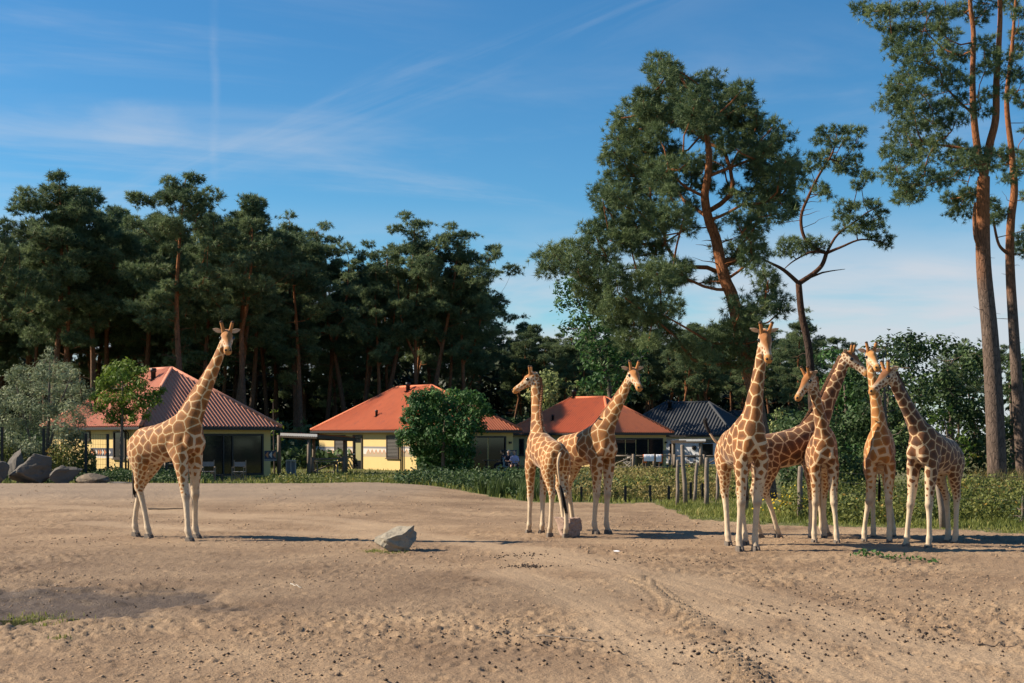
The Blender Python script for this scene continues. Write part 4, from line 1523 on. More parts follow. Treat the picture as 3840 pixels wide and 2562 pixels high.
h2.slab(mb, 'r', ta, tb, za, zb, 0.12)
mb.build('wall_lamp', M['black'], h2.root)

# --- house right of centre
h3 = House('yellow house with red roof behind the middle pair of giraffes', 2292, 90.0, 1888, 2528, 44, 2.33, 5.02, 0.42, M['yellow_wall'], M['red_roof'], HG)
h3.vent(2153, 1490, 0.55, 0.15, 'chimney_pipe')
h3.vent(2073, 1576, 0.42, 0.09, 'vent_pipe')
h3.window('l', 1948, 1645, 1966, 1708, False)
h3.window('l', 2130, 1650, 2180, 1715, True)
t0, t1, z0, z1 = h3.rect('r', 2300, 1643, 2484, 1752)
mb = MB()
h3.frame(mb, 'r', t0, t1, z0, z1, 0.10, 0.08)
wo = mb.build('window_front', M['dark_trim'], h3.root)
tms = [t0] + [h3.on('r', px, 1700)[0] for px in (2345, 2384, 2430)] + [t1]
for a, b in zip(tms[:-1], tms[1:]):
    mb = MB()
    h3.slab(mb, 'r', a + .05, b - .05, z0 + .06, z1 - .06, 0.02, 0.004)
    mb.build('pane', M['glass'], wo)
ta, tb, za, zb = h3.rect('r', 2487, 1689, 2510, 1702)
mb = MB()
h3.slab(mb, 'r', ta, tb, za, zb, 0.006)
mb.build('painted_band', M['band_grey'], h3.root)
ta, tb, za, zb = h3.rect('r', 2487, 1706, 2510, 1710)
mb = MB()
h3.slab(mb, 'r', ta, tb, za, zb, 0.006)
mb.build('painted_line', M['band_navy'], h3.root)
ta, tb, za, zb = h3.rect('r', 2493, 1656, 2498, 1663)
mb = MB()
h3.slab(mb, 'r', ta, tb, za, zb, 0.12)
mb.build('wall_lamp', M['black'], h3.root)

# --- grey roofed houses
h4 = House('white house with dark grey corrugated roof behind the wooden posts', 2752, 100.0, 2290, 2860, 30, 2.2, 4.9, 0.45, M['white_wall'], M['grey_roof'], 'grey roofed holiday houses', pitch=0.28)
h4.vent(2512, 1532, 0.7, 0.16, 'chimney_pipe')
h4.window('l', 2512, 1664, 2532, 1710, False)
t0, t1, z0, z1 = h4.rect('l', 2618, 1664, 2674, 1712)
h4.window('l', 2622, 1664, 2674, 1712, False, 0)
mb = MB()
t, z = h4.on('l', 2604, 1680)
pp = h4.W + h4.ul * t + h4.nl * 0.05 + Vector((0, 0, z))
ringp = [pp + h4.ul * (0.17 * math.cos(a)) + Vector((0, 0, 0.17 * math.sin(a))) for a in np.linspace(0, 2 * math.pi, 17)]
for a, b in zip(ringp[:-1], ringp[1:]):
    mb.bar(a, b, 0.055)
for k in range(5):
    a = k * 2 * math.pi / 5
    mb.bar(pp, pp + h4.ul * (0.12 * math.cos(a)) + Vector((0, 0, 0.12 * math.sin(a))), 0.06)
mb.build('wall_ornament', M['brown_trim'], h4.root)
h5 = House('second dark grey roof peeping out behind the white house', 2840, 118.0, 2560, 2990, 30, 2.3, 4.55, 0.45, M['white_wall'], M['grey_roof'], 'grey roofed holiday houses', pitch=0.28)


# ---------------------------------------------------------------- porches, fences and garden things
def porch(label, plan, zt, posts, sheet_mat, fascia=None):
    """flat corrugated porch roof on round posts"""
    c = sum((Vector(p) for p in plan), Vector()) / 4
    root = thing('porch', (c.x, c.y, 0), label, 'porch', 'garden porches')
    mb = MB()
    a, b, cc, d = [Vector(p) for p in plan]
    n = max(12, int((b - a).length / 0.18 * 6))
    lo = [a + (b - a) * i / n + Vector((0, 0, 0.025 * math.sin(2 * math.pi * i / 6))) for i in range(n + 1)]
    hi = [d + (cc - d) * i / n + Vector((0, 0, 0.025 * math.sin(2 * math.pi * i / 6))) for i in range(n + 1)]
    mb.add(lo + hi, [(i, i + 1, n + 2 + i, n + 1 + i) for i in range(n)])
    mb.build('roof_sheet', sheet_mat, root)
    for p, q in ((a, b), (b, cc), (cc, d), (d, a)):
        mb = MB()
        mb.bar(p - Vector((0, 0, .14)), q - Vector((0, 0, .14)), 0.08, 0.20)
        mb.build('beam', M['dark_wood'], root)
    if fascia:
        mb = MB()
        p, q = Vector(fascia[0]), Vector(fascia[1])
        m_ = 40
        for i in range(m_):
            x0, x1 = p.lerp(q, i / m_), p.lerp(q, (i + 1) / m_)
            zo = 0.03 * (i % 2)
            mb.poly([x0 + Vector((0, -.06, -.16 + zo)), x1 + Vector((0, -.06, -.16 - zo + .03)), x1 + Vector((0, -.06, .0)), x0 + Vector((0, -.06, .0))])
        mb.build('fascia', M['grey_metal'], root)
    for (x, y, z0, z1, r) in posts:
        mb = MB()
        mb.tube([(x, y, z0), (x + .01, y, (z0 + z1) / 2), (x, y, z1)], [r * 1.1, r, r * .95], 9)
        mb.build('post', M['wood'], root, True)
    return root


def gp(px, D, z=0.0):
    return Vector(((px - CX) / F * D, D, z))


D1 = 71.0
zt = CAMH - (1632 - HZ) / F * D1
pa = gp(1052, D1, zt + .12)
pb = gp(1190, D1 - 1.0, zt + .05)
pc_ = gp(1335, D1 + 3.5, zt - .12)
pd = gp(1130, D1 + 5.0, zt - .02)
porch('corrugated porch roof on wooden posts between the two left houses', [pa, pb, pc_, pd], zt,
      [(gp(1158, D1 - .5).x, D1 - .5, -.1, zt - .1, .11), (gp(1294, D1 + 3).x, D1 + 3, -.1, zt - .25, .13), (gp(1046, D1 + .5).x, D1 + .5, -.1, zt, .11), (gp(1176, D1 + 4.5).x, D1 + 4.5, -.1, zt - .1, .1)],
      M['red_roof'], (pa, pb))
D3 = 88.0
zt = CAMH - (1650 - HZ) / F * D3
porch('corrugated porch roof on pale posts in front of the white house', [gp(2518, D3, zt), gp(2646, D3 - 1, zt + .06), gp(2700, D3 + 4, zt), gp(2545, D3 + 5, zt)], zt,
      [(gp(2628, D3 - .6).x, D3 - .6, -.1, zt, .12), (gp(2698, D3 + 3.2).x, D3 + 3.2, -.1, zt - .1, .12), (gp(2524, D3 + .4).x, D3 + .4, -.1, zt - .1, .1)], M['grey_metal'],
      (gp(2546, D3 - .2, zt + .05), gp(2646, D3 - 1, zt + .06)))


def rail_fence(label, pts, h_, bays):
    """posts with a top rail, a bottom rail and a diagonal in each bay"""
    root = thing('rail_fence', Vector((pts[0].x, pts[0].y, 0)), label, 'fence', 'rail fences round the terraces')
    for p in pts:
        mb = MB()
        mb.tube([p - Vector((0, 0, .1)), p + Vector((0, 0, h_ * 1.05))], [.10, .09], 8)
        mb.build('post', M['wood'], root, True)
    for i, (a, b) in enumerate(zip(pts[:-1], pts[1:])):
        mb = MB()
        mb.tube([a + Vector((0, 0, h_ * .92)), b + Vector((0, 0, h_ * .92))], [.055, .05], 7)
        mb.build('rail', M['wood'], root, True)
        mb = MB()
        mb.tube([a + Vector((0, 0, .12)), b + Vector((0, 0, .10))], [.05, .05], 7)
        mb.build('rail', M['wood'], root, True)
        if i in bays:
            mb = MB()
            mb.tube([a + Vector((0, 0, .15)), b + Vector((0, 0, h_ * .88))], [.05, .045], 7)
            mb.build('diagonal', M['wood'], root, True)


rail_fence('wooden rail fence with diagonal braces on the terrace behind the middle pair', [gp(2280, 85), gp(2375, 84), gp(2453, 84.5), gp(2512, 86)], 0.95, (0,))
rail_fence('dark rail with a diagonal brace under the left porch', [gp(1172, 71.5), gp(1288, 73.5)], 0.95, (0,))
rail_fence('pale rail fence seen under the belly of the lone giraffe', [gp(560, 60), gp(622, 60), gp(705, 60.5)], 0.9, (0,))
rail_fence('rail fence with diagonal on the terrace of the white house', [gp(2530, 86.5), gp(2640, 86.5), gp(2706, 87)], 0.9, (1,))


def chair(p, ang, label, mat, seat, sc=1.0):
    """folding director's chair: crossed legs, seat and back cloth, two arms"""
    root = thing('folding_chair', p, label, 'chair', 'garden chairs on the terraces')
    f_, r_ = Vector((math.cos(ang), math.sin(ang), 0)), Vector((-math.sin(ang), math.cos(ang), 0))
    w, d = 0.28 * sc, 0.22 * sc
    Z = Vector((0, 0, 1))
    for sx in (-1, 1):
        mb = MB()
        mb.bar(p + r_ * w * sx - f_ * d, p + r_ * w * sx - f_ * d + Z * 1.0 * sc, 0.04)
        mb.build('leg', mat, root)
        mb = MB()
        mb.bar(p + r_ * w * sx + f_ * d, p + r_ * w * sx + f_ * d + Z * .66 * sc, 0.04)
        mb.build('leg', mat, root)
        mb = MB()
        mb.bar(p + r_ * w * sx - f_ * d + Z * .67 * sc, p + r_ * w * sx + f_ * (d + .03) + Z * .67 * sc, 0.05, 0.03)
        mb.build('armrest', mat, root)
    for sy in (-1, 1):
        for sx in (-1, 1):
            mb = MB()
            mb.bar(p + r_ * w * sx + f_ * (d * sy + .02 * sx) + Z * .05, p - r_ * w * sx + f_ * (d * sy + .02 * sx) + Z * .44 * sc, 0.035)
            mb.build('cross_brace', mat, root)
    mb = MB()
    mb.obox(p - r_ * w - f_ * d + Z * .44 * sc, r_ * 2 * w, f_ * 2 * d, Z * .025)
    mb.build('seat', seat, root)
    mb = MB()
    mb.obox(p - r_ * w - f_ * (d + .01) + Z * .70 * sc, r_ * 2 * w, f_ * .025, Z * .22 * sc)
    mb.build('backrest', seat, root)
    return root


chair(gp(783, 61.5), -1.2, 'pale folding chair just right of the lone giraffe\'s front legs', M['wood'], M['band_grey'])
chair(gp(896, 61.0), -1.6, 'folding chair with crossed legs in front of the dark glass front', M['wood'], M['band_grey'])
chair(gp(2358, 86.5), -2.2, 'small pale chair behind the rail fence of the middle terrace', M['pale_wood'], M['pale_wood'], 0.95)
chair(gp(2592, 88.2), -1.9, 'dark chair on the terrace of the white house', M['dark_wood'], M['navy_cloth'], 0.95)

# bench and board under the left porch
root = thing('garden_board', gp(1105, 70.2), 'pale panel leaning under the left porch beside its front post', 'board')
mb = MB()
mb.bar(gp(1074, 70.2, 0.35), gp(1108, 70.2, 0.35), 0.04, 0.8)
mb.build('panel', M['band_grey'], root)
mb = MB()
for x in (1074, 1091, 1108):
    mb.bar(gp(x, 70.15, -.05), gp(x, 70.15, .82), 0.07, up=(0, 1, 0))
mb.bar(gp(1072, 70.12, .82), gp(1110, 70.12, .82), 0.09)
mb.build('frame', M['pale_wood'], root)


def picnic(p, ang, label, mat):
    root = thing('picnic_table', p, label, 'table', 'terrace tables')
    f_, r_ = Vector((math.cos(ang), math.sin(ang), 0)), Vector((-math.sin(ang), math.cos(ang), 0))
    Z = Vector((0, 0, 1))
    for k in range(4):
        mb = MB()
        mb.obox(p - f_ * .8 + r_ * (-.36 + k * .185) + Z * .72, f_ * 1.6, r_ * .17, Z * .035)
        mb.build('plank', mat, root)
    for sx in (-1, 1):
        for sy in (-1, 1):
            mb = MB()
            mb.bar(p + f_ * .6 * sx + r_ * .3 * sy, p + f_ * .6 * sx + r_ * .2 * sy + Z * .72, 0.07)
            mb.build('leg', mat, root)
    return root


picnic(gp(1222, 72.0), 0.5, 'wooden table under the left porch', M['wood'])
picnic(gp(2448, 86.0), 0.3, 'dark table behind the towels on the middle terrace', M['dark_wood'])
picnic(gp(1862, 75.5), 0.2, 'dark table in the shade where people sit', M['dark_wood'])
for (x0, x1, mt, lb, dz) in ((2414, 2452, 'white_cloth', 'white towel hanging on the terrace rail, left of two', 0.42), (2460, 2480, 'white_cloth', 'white towel hanging on the terrace rail, right of two', 0.46),
                             (2411, 2425, 'orange_cloth', 'orange towel hanging at the left end of the terrace rail', .55), (2470, 2484, 'orange_cloth', 'orange towel hanging at the right end of the terrace rail', .55)):
    Dk = 84.1 if mt == 'white_cloth' else 84.25
    a, b = gp(x0, Dk - .06, .95), gp(x1, Dk - .06, .95)
    rows = []
    for k, zz in enumerate((-dz, -dz * .5, 0, 0.02, 0, -dz * .3)):
        yo = (-.05, -.06, -.05, .06, .17, .18)[k]
        rows.append([a.lerp(b, i / 6) + Vector((0, yo + .015 * math.sin(i * 2.1 + k), zz)) for i in range(7)])
    mb = MB()
    vs = [p for r_ in rows for p in r_]
    mb.add(vs, [(i * 7 + j, i * 7 + j + 1, i * 7 + j + 8, i * 7 + j + 7) for i in range(5) for j in range(6)])
    mb.build('towel', M[mt], None, True, label=lb, cat='towel', group='towels on the terrace rail')


# seated people on the shady terrace
def person(p, ang, label, shirt, pants, hair, legs_skin=True, lean=0.0, s=1.0):
    root = thing('person', p, label, 'person', 'people sitting on the terrace')
    f_ = np.array([math.cos(ang), math.sin(ang), 0.0])
    l_ = np.array([-f_[1], f_[0], 0.0])
    o = np.array(tuple(p))

    def Q(x, y, z):
        return o + (f_ * x + l_ * y) * s + Zv * z * s

    def tube_l(V, f4, f3, pts, rr, flat=1.0):
        pts = np.array(pts)
        T = np.gradient(pts, axis=0)
        T /= np.linalg.norm(T, axis=1)[:, None]
        U, W = [], []
        for t in T:
            a = l_ - t * np.dot(l_, t)
            if np.linalg.norm(a) < .2:
                a = f_ - t * np.dot(f_, t)
            a = unit(a)
            U.append(a)
            W.append(np.cross(t, a))
        rr = np.array(rr) * s
        ell_tube(V, f4, f3, pts, np.array(U) * rr[:, None], np.array(W) * rr[:, None] * flat, 10)
    hx = 0.05 + lean
    V, f4, f3 = [], [], []
    tube_l(V, f4, f3, [Q(-.12, 0, .46), Q(-.10, 0, .55), Q(-.09 + lean * .3, 0, .75), Q(-.06 + lean * .6, 0, .95), Q(-.05 + lean * .8, 0, 1.03)], [.15, .17, .16, .19, .10], .68)
    tube_l(V, f4, f3, [Q(-.05 + lean * .8, 0, 1.0), Q(-.02 + lean, 0, 1.13)], [.055, .05])
    k = np.linspace(-1, 1, 9)
    tube_l(V, f4, f3, [Q(hx - .02, 0, 1.22 + .12 * x) for x in k], .092 * np.sqrt(np.maximum(1 - k * k, .03)), 1.15)
    tube_l(V, f4, f3, [Q(hx + .07, 0, 1.20), Q(hx + .105, 0, 1.18)], [.02, .012])
    for sg in (-1, 1):
        tube_l(V, f4, f3, [Q(-.08, .09 * sg, .50), Q(.12, .10 * sg, .52), Q(.36, .11 * sg, .50), Q(.42, .11 * sg, .42), Q(.40, .11 * sg, .2), Q(.38, .11 * sg, .06), Q(.48, .12 * sg, .03)],
               [.09, .085, .065, .06, .052, .038, .035])
        tube_l(V, f4, f3, [Q(-.05 + lean * .8, .19 * sg, .97), Q(.0 + lean * .6, .23 * sg, .76), Q(.12 + lean * .3, .20 * sg, .68), Q(.30, .10 * sg, .70), Q(.36, .07 * sg, .71)], [.05, .043, .038, .03, .035])
    co, no, qa, ta = remeshed(V, f4, f3, 0.022, 2, 0.4)
    link('body', mesh_np('person_body', co - o, [qa, ta], M['skin'], True), root)
    V, f4, f3 = [], [], []
    tube_l(V, f4, f3, [Q(-.12, 0, .48), Q(-.10, 0, .56), Q(-.09 + lean * .3, 0, .75), Q(-.06 + lean * .6, 0, .95), Q(-.05 + lean * .8, 0, 1.05)], [.17, .185, .175, .205, .09], .72)
    for sg in (-1, 1):
        tube_l(V, f4, f3, [Q(-.05 + lean * .8, .16 * sg, .98), Q(0 + lean * .6, .235 * sg, .74), Q(.06 + lean * .5, .22 * sg, .70)], [.07, .062, .058])
    co, no, qa, ta = remeshed(V, f4, f3, 0.025, 2, 0.4)
    link('shirt', mesh_np('person_shirt', co - o, [qa, ta], shirt, True), root)
    V, f4, f3 = [], [], []
    for sg in (-1, 1):
        ln = [Q(-.12, .09 * sg, .49), Q(.12, .10 * sg, .52), Q(.30, .11 * sg, .51)]
        rr = [.12, .105, .085]
        if not legs_skin:
            ln += [Q(.44, .11 * sg, .44), Q(.41, .11 * sg, .2), Q(.39, .11 * sg, .08)]
            rr += [.075, .065, .055]
        tube_l(V, f4, f3, ln, rr)
    co, no, qa, ta = remeshed(V, f4, f3, 0.025, 2, 0.4)
    link('trousers', mesh_np('person_trousers', co - o, [qa, ta], pants, True), root)
    V, f4, f3 = [], [], []
    tube_l(V, f4, f3, [Q(hx - .04, 0, 1.25 + .11 * x) for x in k], .105 * np.sqrt(np.maximum(1 - k * k, .03)), 1.1)
    co, no, qa, ta = remeshed(V, f4, f3, 0.022, 2, 0.4)
    co = co - f_ * 0.02 * s
    link('hair', mesh_np('person_hair', co - o, [qa, ta], hair, True), root)


def terrace_chair(p, ang, label, mat):
    root = thing('garden_chair', p, label, 'chair', 'chairs under the seated people')
    f_, r_ = Vector((math.cos(ang), math.sin(ang), 0)), Vector((-math.sin(ang), math.cos(ang), 0))
    Z = Vector((0, 0, 1))
    mb = MB()
    mb.obox(p - r_ * .25 - f_ * .27 + Z * .36, r_ * .5, f_ * .5, Z * .04)
    mb.build('seat', mat, root)
    mb = MB()
    mb.obox(p - r_ * .25 - f_ * .30 + Z * .40, r_ * .5, f_ * .035, Z * .5 - f_ * .08)
    mb.build('backrest', mat, root)
    for sx in (-1, 1):
        for sy in (-1, 1):
            mb = MB()
            mb.bar(p + r_ * .22 * sx + f_ * .22 * sy, p + r_ * .21 * sx + f_ * .2 * sy + Z * .36, .04)
            mb.build('leg', mat, root)


for (px, D_, an, lb, sh, pa_, ha, ls, cl_, cm) in (
        (1929, 74.3, -1.75, 'person in a lavender shirt sitting with bare knees on the terrace', M['lavender'], M['navy_cloth'], M['hair'], True, 'chair of the person in the lavender shirt', M['dark_wood']),
        (1908, 74.8, -1.2, 'person in dark clothes with grey hair sitting beside the lavender shirt', M['navy_cloth'], M['navy_cloth'], M['hair_grey'], False, 'chair of the grey haired person', M['blue_plastic']),
        (1884, 75.3, 3.0, 'person in black seen in profile at the terrace table, facing left', M['navy_cloth'], M['navy_cloth'], M['hair'], False, 'pale blue chair of the person in profile', M['blue_plastic'])):
    q = GD(px, D_)
    terrace_chair(q, an, cl_, cm)
    person(q, an, lb, sh, pa_, ha, ls)


# ---------------------------------------------------------------- wire fences and posts
def wire_fence(label, posts, z_of, step_v, step_h, pr=0.04, wr=0.006, grp='black wire fences', wire_name='wire_mesh'):
    """posts: plan points with a top height; wires hang in one mesh part per bay"""
    root = thing('wire_fence', Vector((posts[0][0].x, posts[0][0].y, 0)), label, 'fence', grp)
    for p, zt in posts:
        mb = MB()
        mb.obox(p + Vector((-pr, -pr, z_of(p) - .3)), (2 * pr, 0, 0), (0, 2 * pr, 0), (0, 0, zt - z_of(p) + .33))
        mb.build('post', M['wire'], root)
    for (a, za), (b, zb) in zip(posts[:-1], posts[1:]):
        mb = MB()
        Ln = (b - a).length
        n = int(Ln / step_v)
        for i in range(n + 1):
            p = a.lerp(b, i / max(n, 1))
            zt = za + (zb - za) * i / max(n, 1)
            mb.bar(Vector((p.x, p.y, z_of(p))), Vector((p.x, p.y, zt)), wr, up=(0, 1, 0))
        k = 0
        while True:
            f0 = k * step_h
            if f0 > max(za, zb):
                break
            mb.bar(Vector((a.x, a.y, min(za, za - f0 + 0.0))), Vector((b.x, b.y, zb - f0)), wr * 1.3)
            k += 1
            if za - f0 < z_of(a):
                break
        mb.build(wire_name, M['wire'], root)


def zg(p):
    return float(hgt(np.array([p.x]), np.array([p.y]))[0]) - 0.05


def top(px, py, D):
    return (gp(px, D), CAMH - (py - HZ) / F * D)


wire_fence('tall black wire mesh fence in front of the willow on the left', [top(-170, 1603, 55), top(8, 1604, 55), top(164, 1610, 55.5), top(322, 1628, 56), top(404, 1630, 56.5)], zg, 0.10, 0.22, 0.05, 0.007)
wire_fence('low black wire mesh fence behind the sand bank, under the lone giraffe', [top(404, 1700, 56.5), top(625, 1733, 54.5), top(833, 1782, 53.5), top(1010, 1800, 53), top(1200, 1806, 52.5)], zg, 0.10, 0.2, 0.04, 0.006)
wire_fence('low black wire mesh fence along the ditch behind the middle pair', [top(1995, 1835, 42.5), top(2180, 1828, 42), top(2345, 1826, 41.8), top(2438, 1824, 41.6), top(2508, 1826, 41.5), top(2590, 1812, 42), top(2634, 1816, 42.5), top(2720, 1820, 43)],
           zg, 0.10, 0.18, 0.04, 0.006)
PG = 'wooden posts at the edge of the turf'
PI_ = 0
prev = None
post_tops = []
for (px, yt, yb, r, lb) in ((2539, 1725, 1900, .068, 'leftmost weathered wooden post at the edge of the turf'), (2571, 1668, 1895, .085, 'tallest wooden post, second from the left at the turf edge'),
                            (2603, 1734, 1888, .07, 'leaning wooden post with a dark top, third from the left'), (2648, 1716, 1908, .085, 'thick wooden post, fourth from the left at the turf edge'),
                            (2689, 1763, 1882, .065, 'short thin wooden post just left of the tall facing giraffe'), (2796, 1740, 1930, .075, 'wooden post half hidden by the legs of the tall facing giraffe'),
                            (2998, 1748, 1946, .085, 'wooden post standing under the belly of the dull brown giraffe'), (3536, 1775, 1982, .085, 'pale birch post behind the hind legs of the rightmost giraffe')):
    D = F * CAMH / (yb - HZ)
    r *= 0.82
    b = gp(px, D)
    zt = CAMH - (yt - HZ) / F * D
    ln = {2571: -0.10, 2603: 0.10, 3536: -0.12}.get(px, 0.03)
    mb = MB()
    tp_ = b + Vector((ln, 0, zt))
    mb.tube([b - Vector((0, 0, .1)), b.lerp(tp_, .35) + Vector((.012, 0, 0)), b.lerp(tp_, .7) - Vector((.01, 0, 0)), tp_ - Vector((0, 0, .03)), tp_], [r * 1.08, r, r * .96, r * .93, r * .75], 10)
    mb.build('wooden_post', M['wood'], None, True, label=lb, cat='post', group=PG)
    post_tops.append((b, tp_, zt))
wires = [(post_tops[5], post_tops[6]), (post_tops[6], post_tops[7])]
root = thing('wire_strand_fence', post_tops[6][0], 'thin wires strung between the posts behind the giraffe group', 'fence')
for (a, b) in wires + [(post_tops[7], (gp(4100, 26.5), gp(4100, 26.5, 1.45), 1.45))]:
    for k in (.55, .75, .93):
        mb = MB()
        p, q = a[0].lerp(a[1], k), b[0].lerp(b[1], k)
        mb.tube([p, p.lerp(q, .5) - Vector((0, 0, .03)), q], [.0035] * 3, 4)
        mb.build('wire', M['wire'], root)


# ---------------------------------------------------------------- trees
def rand_unit(rng, n):
    v = rng.standard_normal((n, 3))
    return v / np.linalg.norm(v, axis=1)[:, None]


def needle_tufts(tips, axes, K, length, width, rng, tone):
    """bursts of thin needle bundles round each twig tip"""
    n = len(tips)
    d = axes[:, None, :] * 0.75 + rand_unit(rng, n * K).reshape(n, K, 3)
    d /= np.linalg.norm(d, axis=2)[..., None]
    Ln = length * (0.6 + 0.6 * rng.random((n, K, 1)))
    base = tips[:, None, :] + rng.standard_normal((n, K, 3)) * length * 0.12
    sd = np.cross(d, rand_unit(rng, n * K).reshape(n, K, 3))
    sd /= np.linalg.norm(sd, axis=2)[..., None] + 1e-6
    w = width * (0.7 + 0.6 * rng.random((n, K, 1)))
    V = np.stack([base - sd * w, base + sd * w, base + d * Ln], 2).reshape(-1, 3)
    Fq = np.arange(n * K * 3).reshape(-1, 3)
    t = np.clip(tone[:, None] + 0.16 * rng.standard_normal((n, K)), 0, 1)
    return V, Fq, np.repeat(t.ravel(), 3)


def leaves(C, nrm, L, Wd, rng, tone, droop=0.0):
    """one pointed leaf per centre"""
    n = len(C)
    a = np.cross(nrm, rand_unit(rng, n))
    a /= np.linalg.norm(a, axis=1)[:, None] + 1e-6
    a[:, 2] -= droop
    a /= np.linalg.norm(a, axis=1)[:, None] + 1e-6
    b = np.cross(nrm, a)
    b /= np.linalg.norm(b, axis=1)[:, None] + 1e-6
    L = L * (0.65 + 0.7 * rng.random((n, 1)))
    Wd = Wd * (0.65 + 0.7 * rng.random((n, 1)))
    V = np.stack([C - a * L / 2, C + b * Wd / 2 + a * L * .05, C + a * L / 2, C - b * Wd / 2 + a * L * .05], 1).reshape(-1, 3)
    return V, np.arange(4 * n).reshape(-1, 4), np.repeat(np.clip(tone, 0, 1), 4)


class Tree:
    """trunk path plus clumps; every clump is tied to the nearest wood by a limb"""

    def __init__(s, seed):
        s.rng = np.random.default_rng(seed)
        s.N, s.par, s.r = [], [], []

    def path(s, pts, radii, parent=-1, steps=5):
        pts = np.array(pts, float)
        q = resample(pts, (len(pts) - 1) * steps + 1)
        rr = np.interp(np.linspace(0, 1, len(q)), np.linspace(0, 1, len(radii)), radii)
        first = len(s.N)
        for i in range(len(q)):
            s.N.append(q[i])
            s.par.append(parent if i == 0 else len(s.N) - 2)
            s.r.append(rr[i])
        return list(range(first, len(s.N)))

    def limbs(s, centers, r_tip=0.02, rise=0.25, cost_up=1.0, sag=0.06, kmax=0.55):
        """grow limbs from existing nodes to each centre, near ones first"""
        centers = np.array(centers, float)
        tr = np.array(s.N)
        d0 = np.array([np.min(np.linalg.norm(tr - c, axis=1)) for c in centers])
        base_n = len(s.N)
        for i in np.argsort(d0):
            c = centers[i]
            A = np.array(s.N)
            dv = c - A
            dd = np.linalg.norm(dv, axis=1)
            hor = np.linalg.norm(dv[:, :2], axis=1)
            pen = dd + cost_up * np.maximum(0, A[:, 2] - c[2] + rise * hor) + 0.02 * np.arange(len(A)) * 0
            j = int(np.argmin(pen))
            L = dd[j]
            if L < 0.05:
                continue
            n = max(2, int(L / 0.45))
            prev = j
            perp = s.rng.standard_normal(3) * L * 0.07
            for k in range(1, n + 1):
                t = k / n
                p = A[j] + dv[j] * t + perp * math.sin(math.pi * t) + np.array([0, 0, -sag * L * math.sin(math.pi * t)])
                s.N.append(p)
                s.par.append(prev)
                s.r.append(0.0)
                prev = len(s.N) - 1
        # thickness from how much each node carries
        cnt = np.zeros(len(s.N))
        for i in range(len(s.N) - 1, base_n - 1, -1):
            cnt[i] += 0.35
            if s.par[i] >= 0:
                cnt[s.par[i]] += cnt[i] * 0.97
        for i in range(base_n, len(s.N)):
            p = s.par[i]
            s.r[i] = min(r_tip * math.sqrt(1 + cnt[i]), s.r[p] * 0.92 if p >= 0 else 9)

    def stubs(s, node_ids, n, Ls, r0=0.03):
        for _ in range(n):
            j = int(s.rng.choice(node_ids))
            a = s.rng.random() * 6.28
            d = np.array([math.cos(a), math.sin(a), 0.1 + 0.5 * s.rng.random() - 0.2])
            p = s.N[j]
            prev = j
            L = Ls * (0.4 + s.rng.random())
            for k in range(1, 4):
                s.N.append(p + d * L * k / 3 + s.rng.standard_normal(3) * L * 0.05)
                s.par.append(prev)
                s.r.append(r0 * (1 - k / 3.6))
                prev = len(s.N) - 1

    def wood(s, n=7):
        V, Fq, F3 = [], [], []
        kids = {}
        for i, p in enumerate(s.par):
            kids.setdefault(p, []).append(i)
        off = 0
        done = set()
        for i in range(len(s.N)):
            if i in done:
                continue
            chain = [i]
            done.add(i)
            cur = i
            while True:
                nx_ = [k for k in kids.get(cur, []) if k not in done]
                if not nx_:
                    break
                nx_.sort(key=lambda k: -s.r[k])
                if s.par[nx_[0]] != cur:
                    break
                cur = nx_[0]
                chain.append(cur)
                done.add(cur)
            pts = [s.N[k] for k in chain]
            rad = [s.r[k] for k in chain]
            if s.par[i] >= 0 and np.linalg.norm(np.array(s.N[s.par[i]]) - np.array(pts[0])) > 1e-3:
                pts = [s.N[s.par[i]]] + pts
                rad = [min(rad[0] * 1.15, s.r[s.par[i]])] + rad
            if len(pts) < 2:
                continue
            m = n if max(rad) > 0.05 else (5 if max(rad) > 0.025 else 3)
            v, q, t = tube_np(np.array(pts), np.array(rad), m, False)
            V.append(v)
            Fq += [tuple(off + a for a in f) for f in q]
            off += len(v)
        return np.concatenate(V), np.array(Fq)


def pine_crown(clumps, rng, per_m2, K, length, width, flat=0.62):
    """clumps: (centre, radius); tufts fill each flattened ball, denser toward its shell"""
    tips, axes, tone = [], [], []
    for c, r in clumps:
        n = max(6, int(per_m2 * r * r))
        d = rand_unit(rng, n)
        rad = r * (0.30 + 0.70 * rng.random((n, 1)) ** 0.5)
        stray = rng.random((n, 1)) < 0.16
        rad = np.where(stray, r * rng.uniform(1.0, 1.5, (n, 1)), rad)
        p = d * rad * np.array([1.0, 1.0, flat])
        a_ = rng.random() * 6.28          # every pad is drawn out its own way
        u_ = np.array([math.cos(a_), math.sin(a_), rng.uniform(-.3, .5)])
        u_ /= np.linalg.norm(u_)
        p = p + np.outer(p @ u_, u_) * rng.uniform(-.25, .65)
        tips.append(np.array(c) + p)
        ax = d + np.array([0, 0, 0.55])
        axes.append(ax / np.linalg.norm(ax, axis=1)[:, None])
        tone.append(np.clip(0.42 + 0.16 * rng.standard_normal() + 0.18 * rng.standard_normal(n), 0, 1))
    return needle_tufts(np.concatenate(tips), np.concatenate(axes), K, length, width, rng, np.concatenate(tone))


def place_tree(name, label, cat, group, base, wood, crown, bark, leaf, crown_name='crown'):
    root = thing(name, base, label, cat, group)
    b = np.array(tuple(base))
    link('trunk', mesh_np(name + '_trunk', wood[0] - b, wood[1], bark, True), root)
    link(crown_name, mesh_np(name + '_crown', crown[0] - b, crown[1], leaf, False, {'tone': crown[2]}), root)
    return root


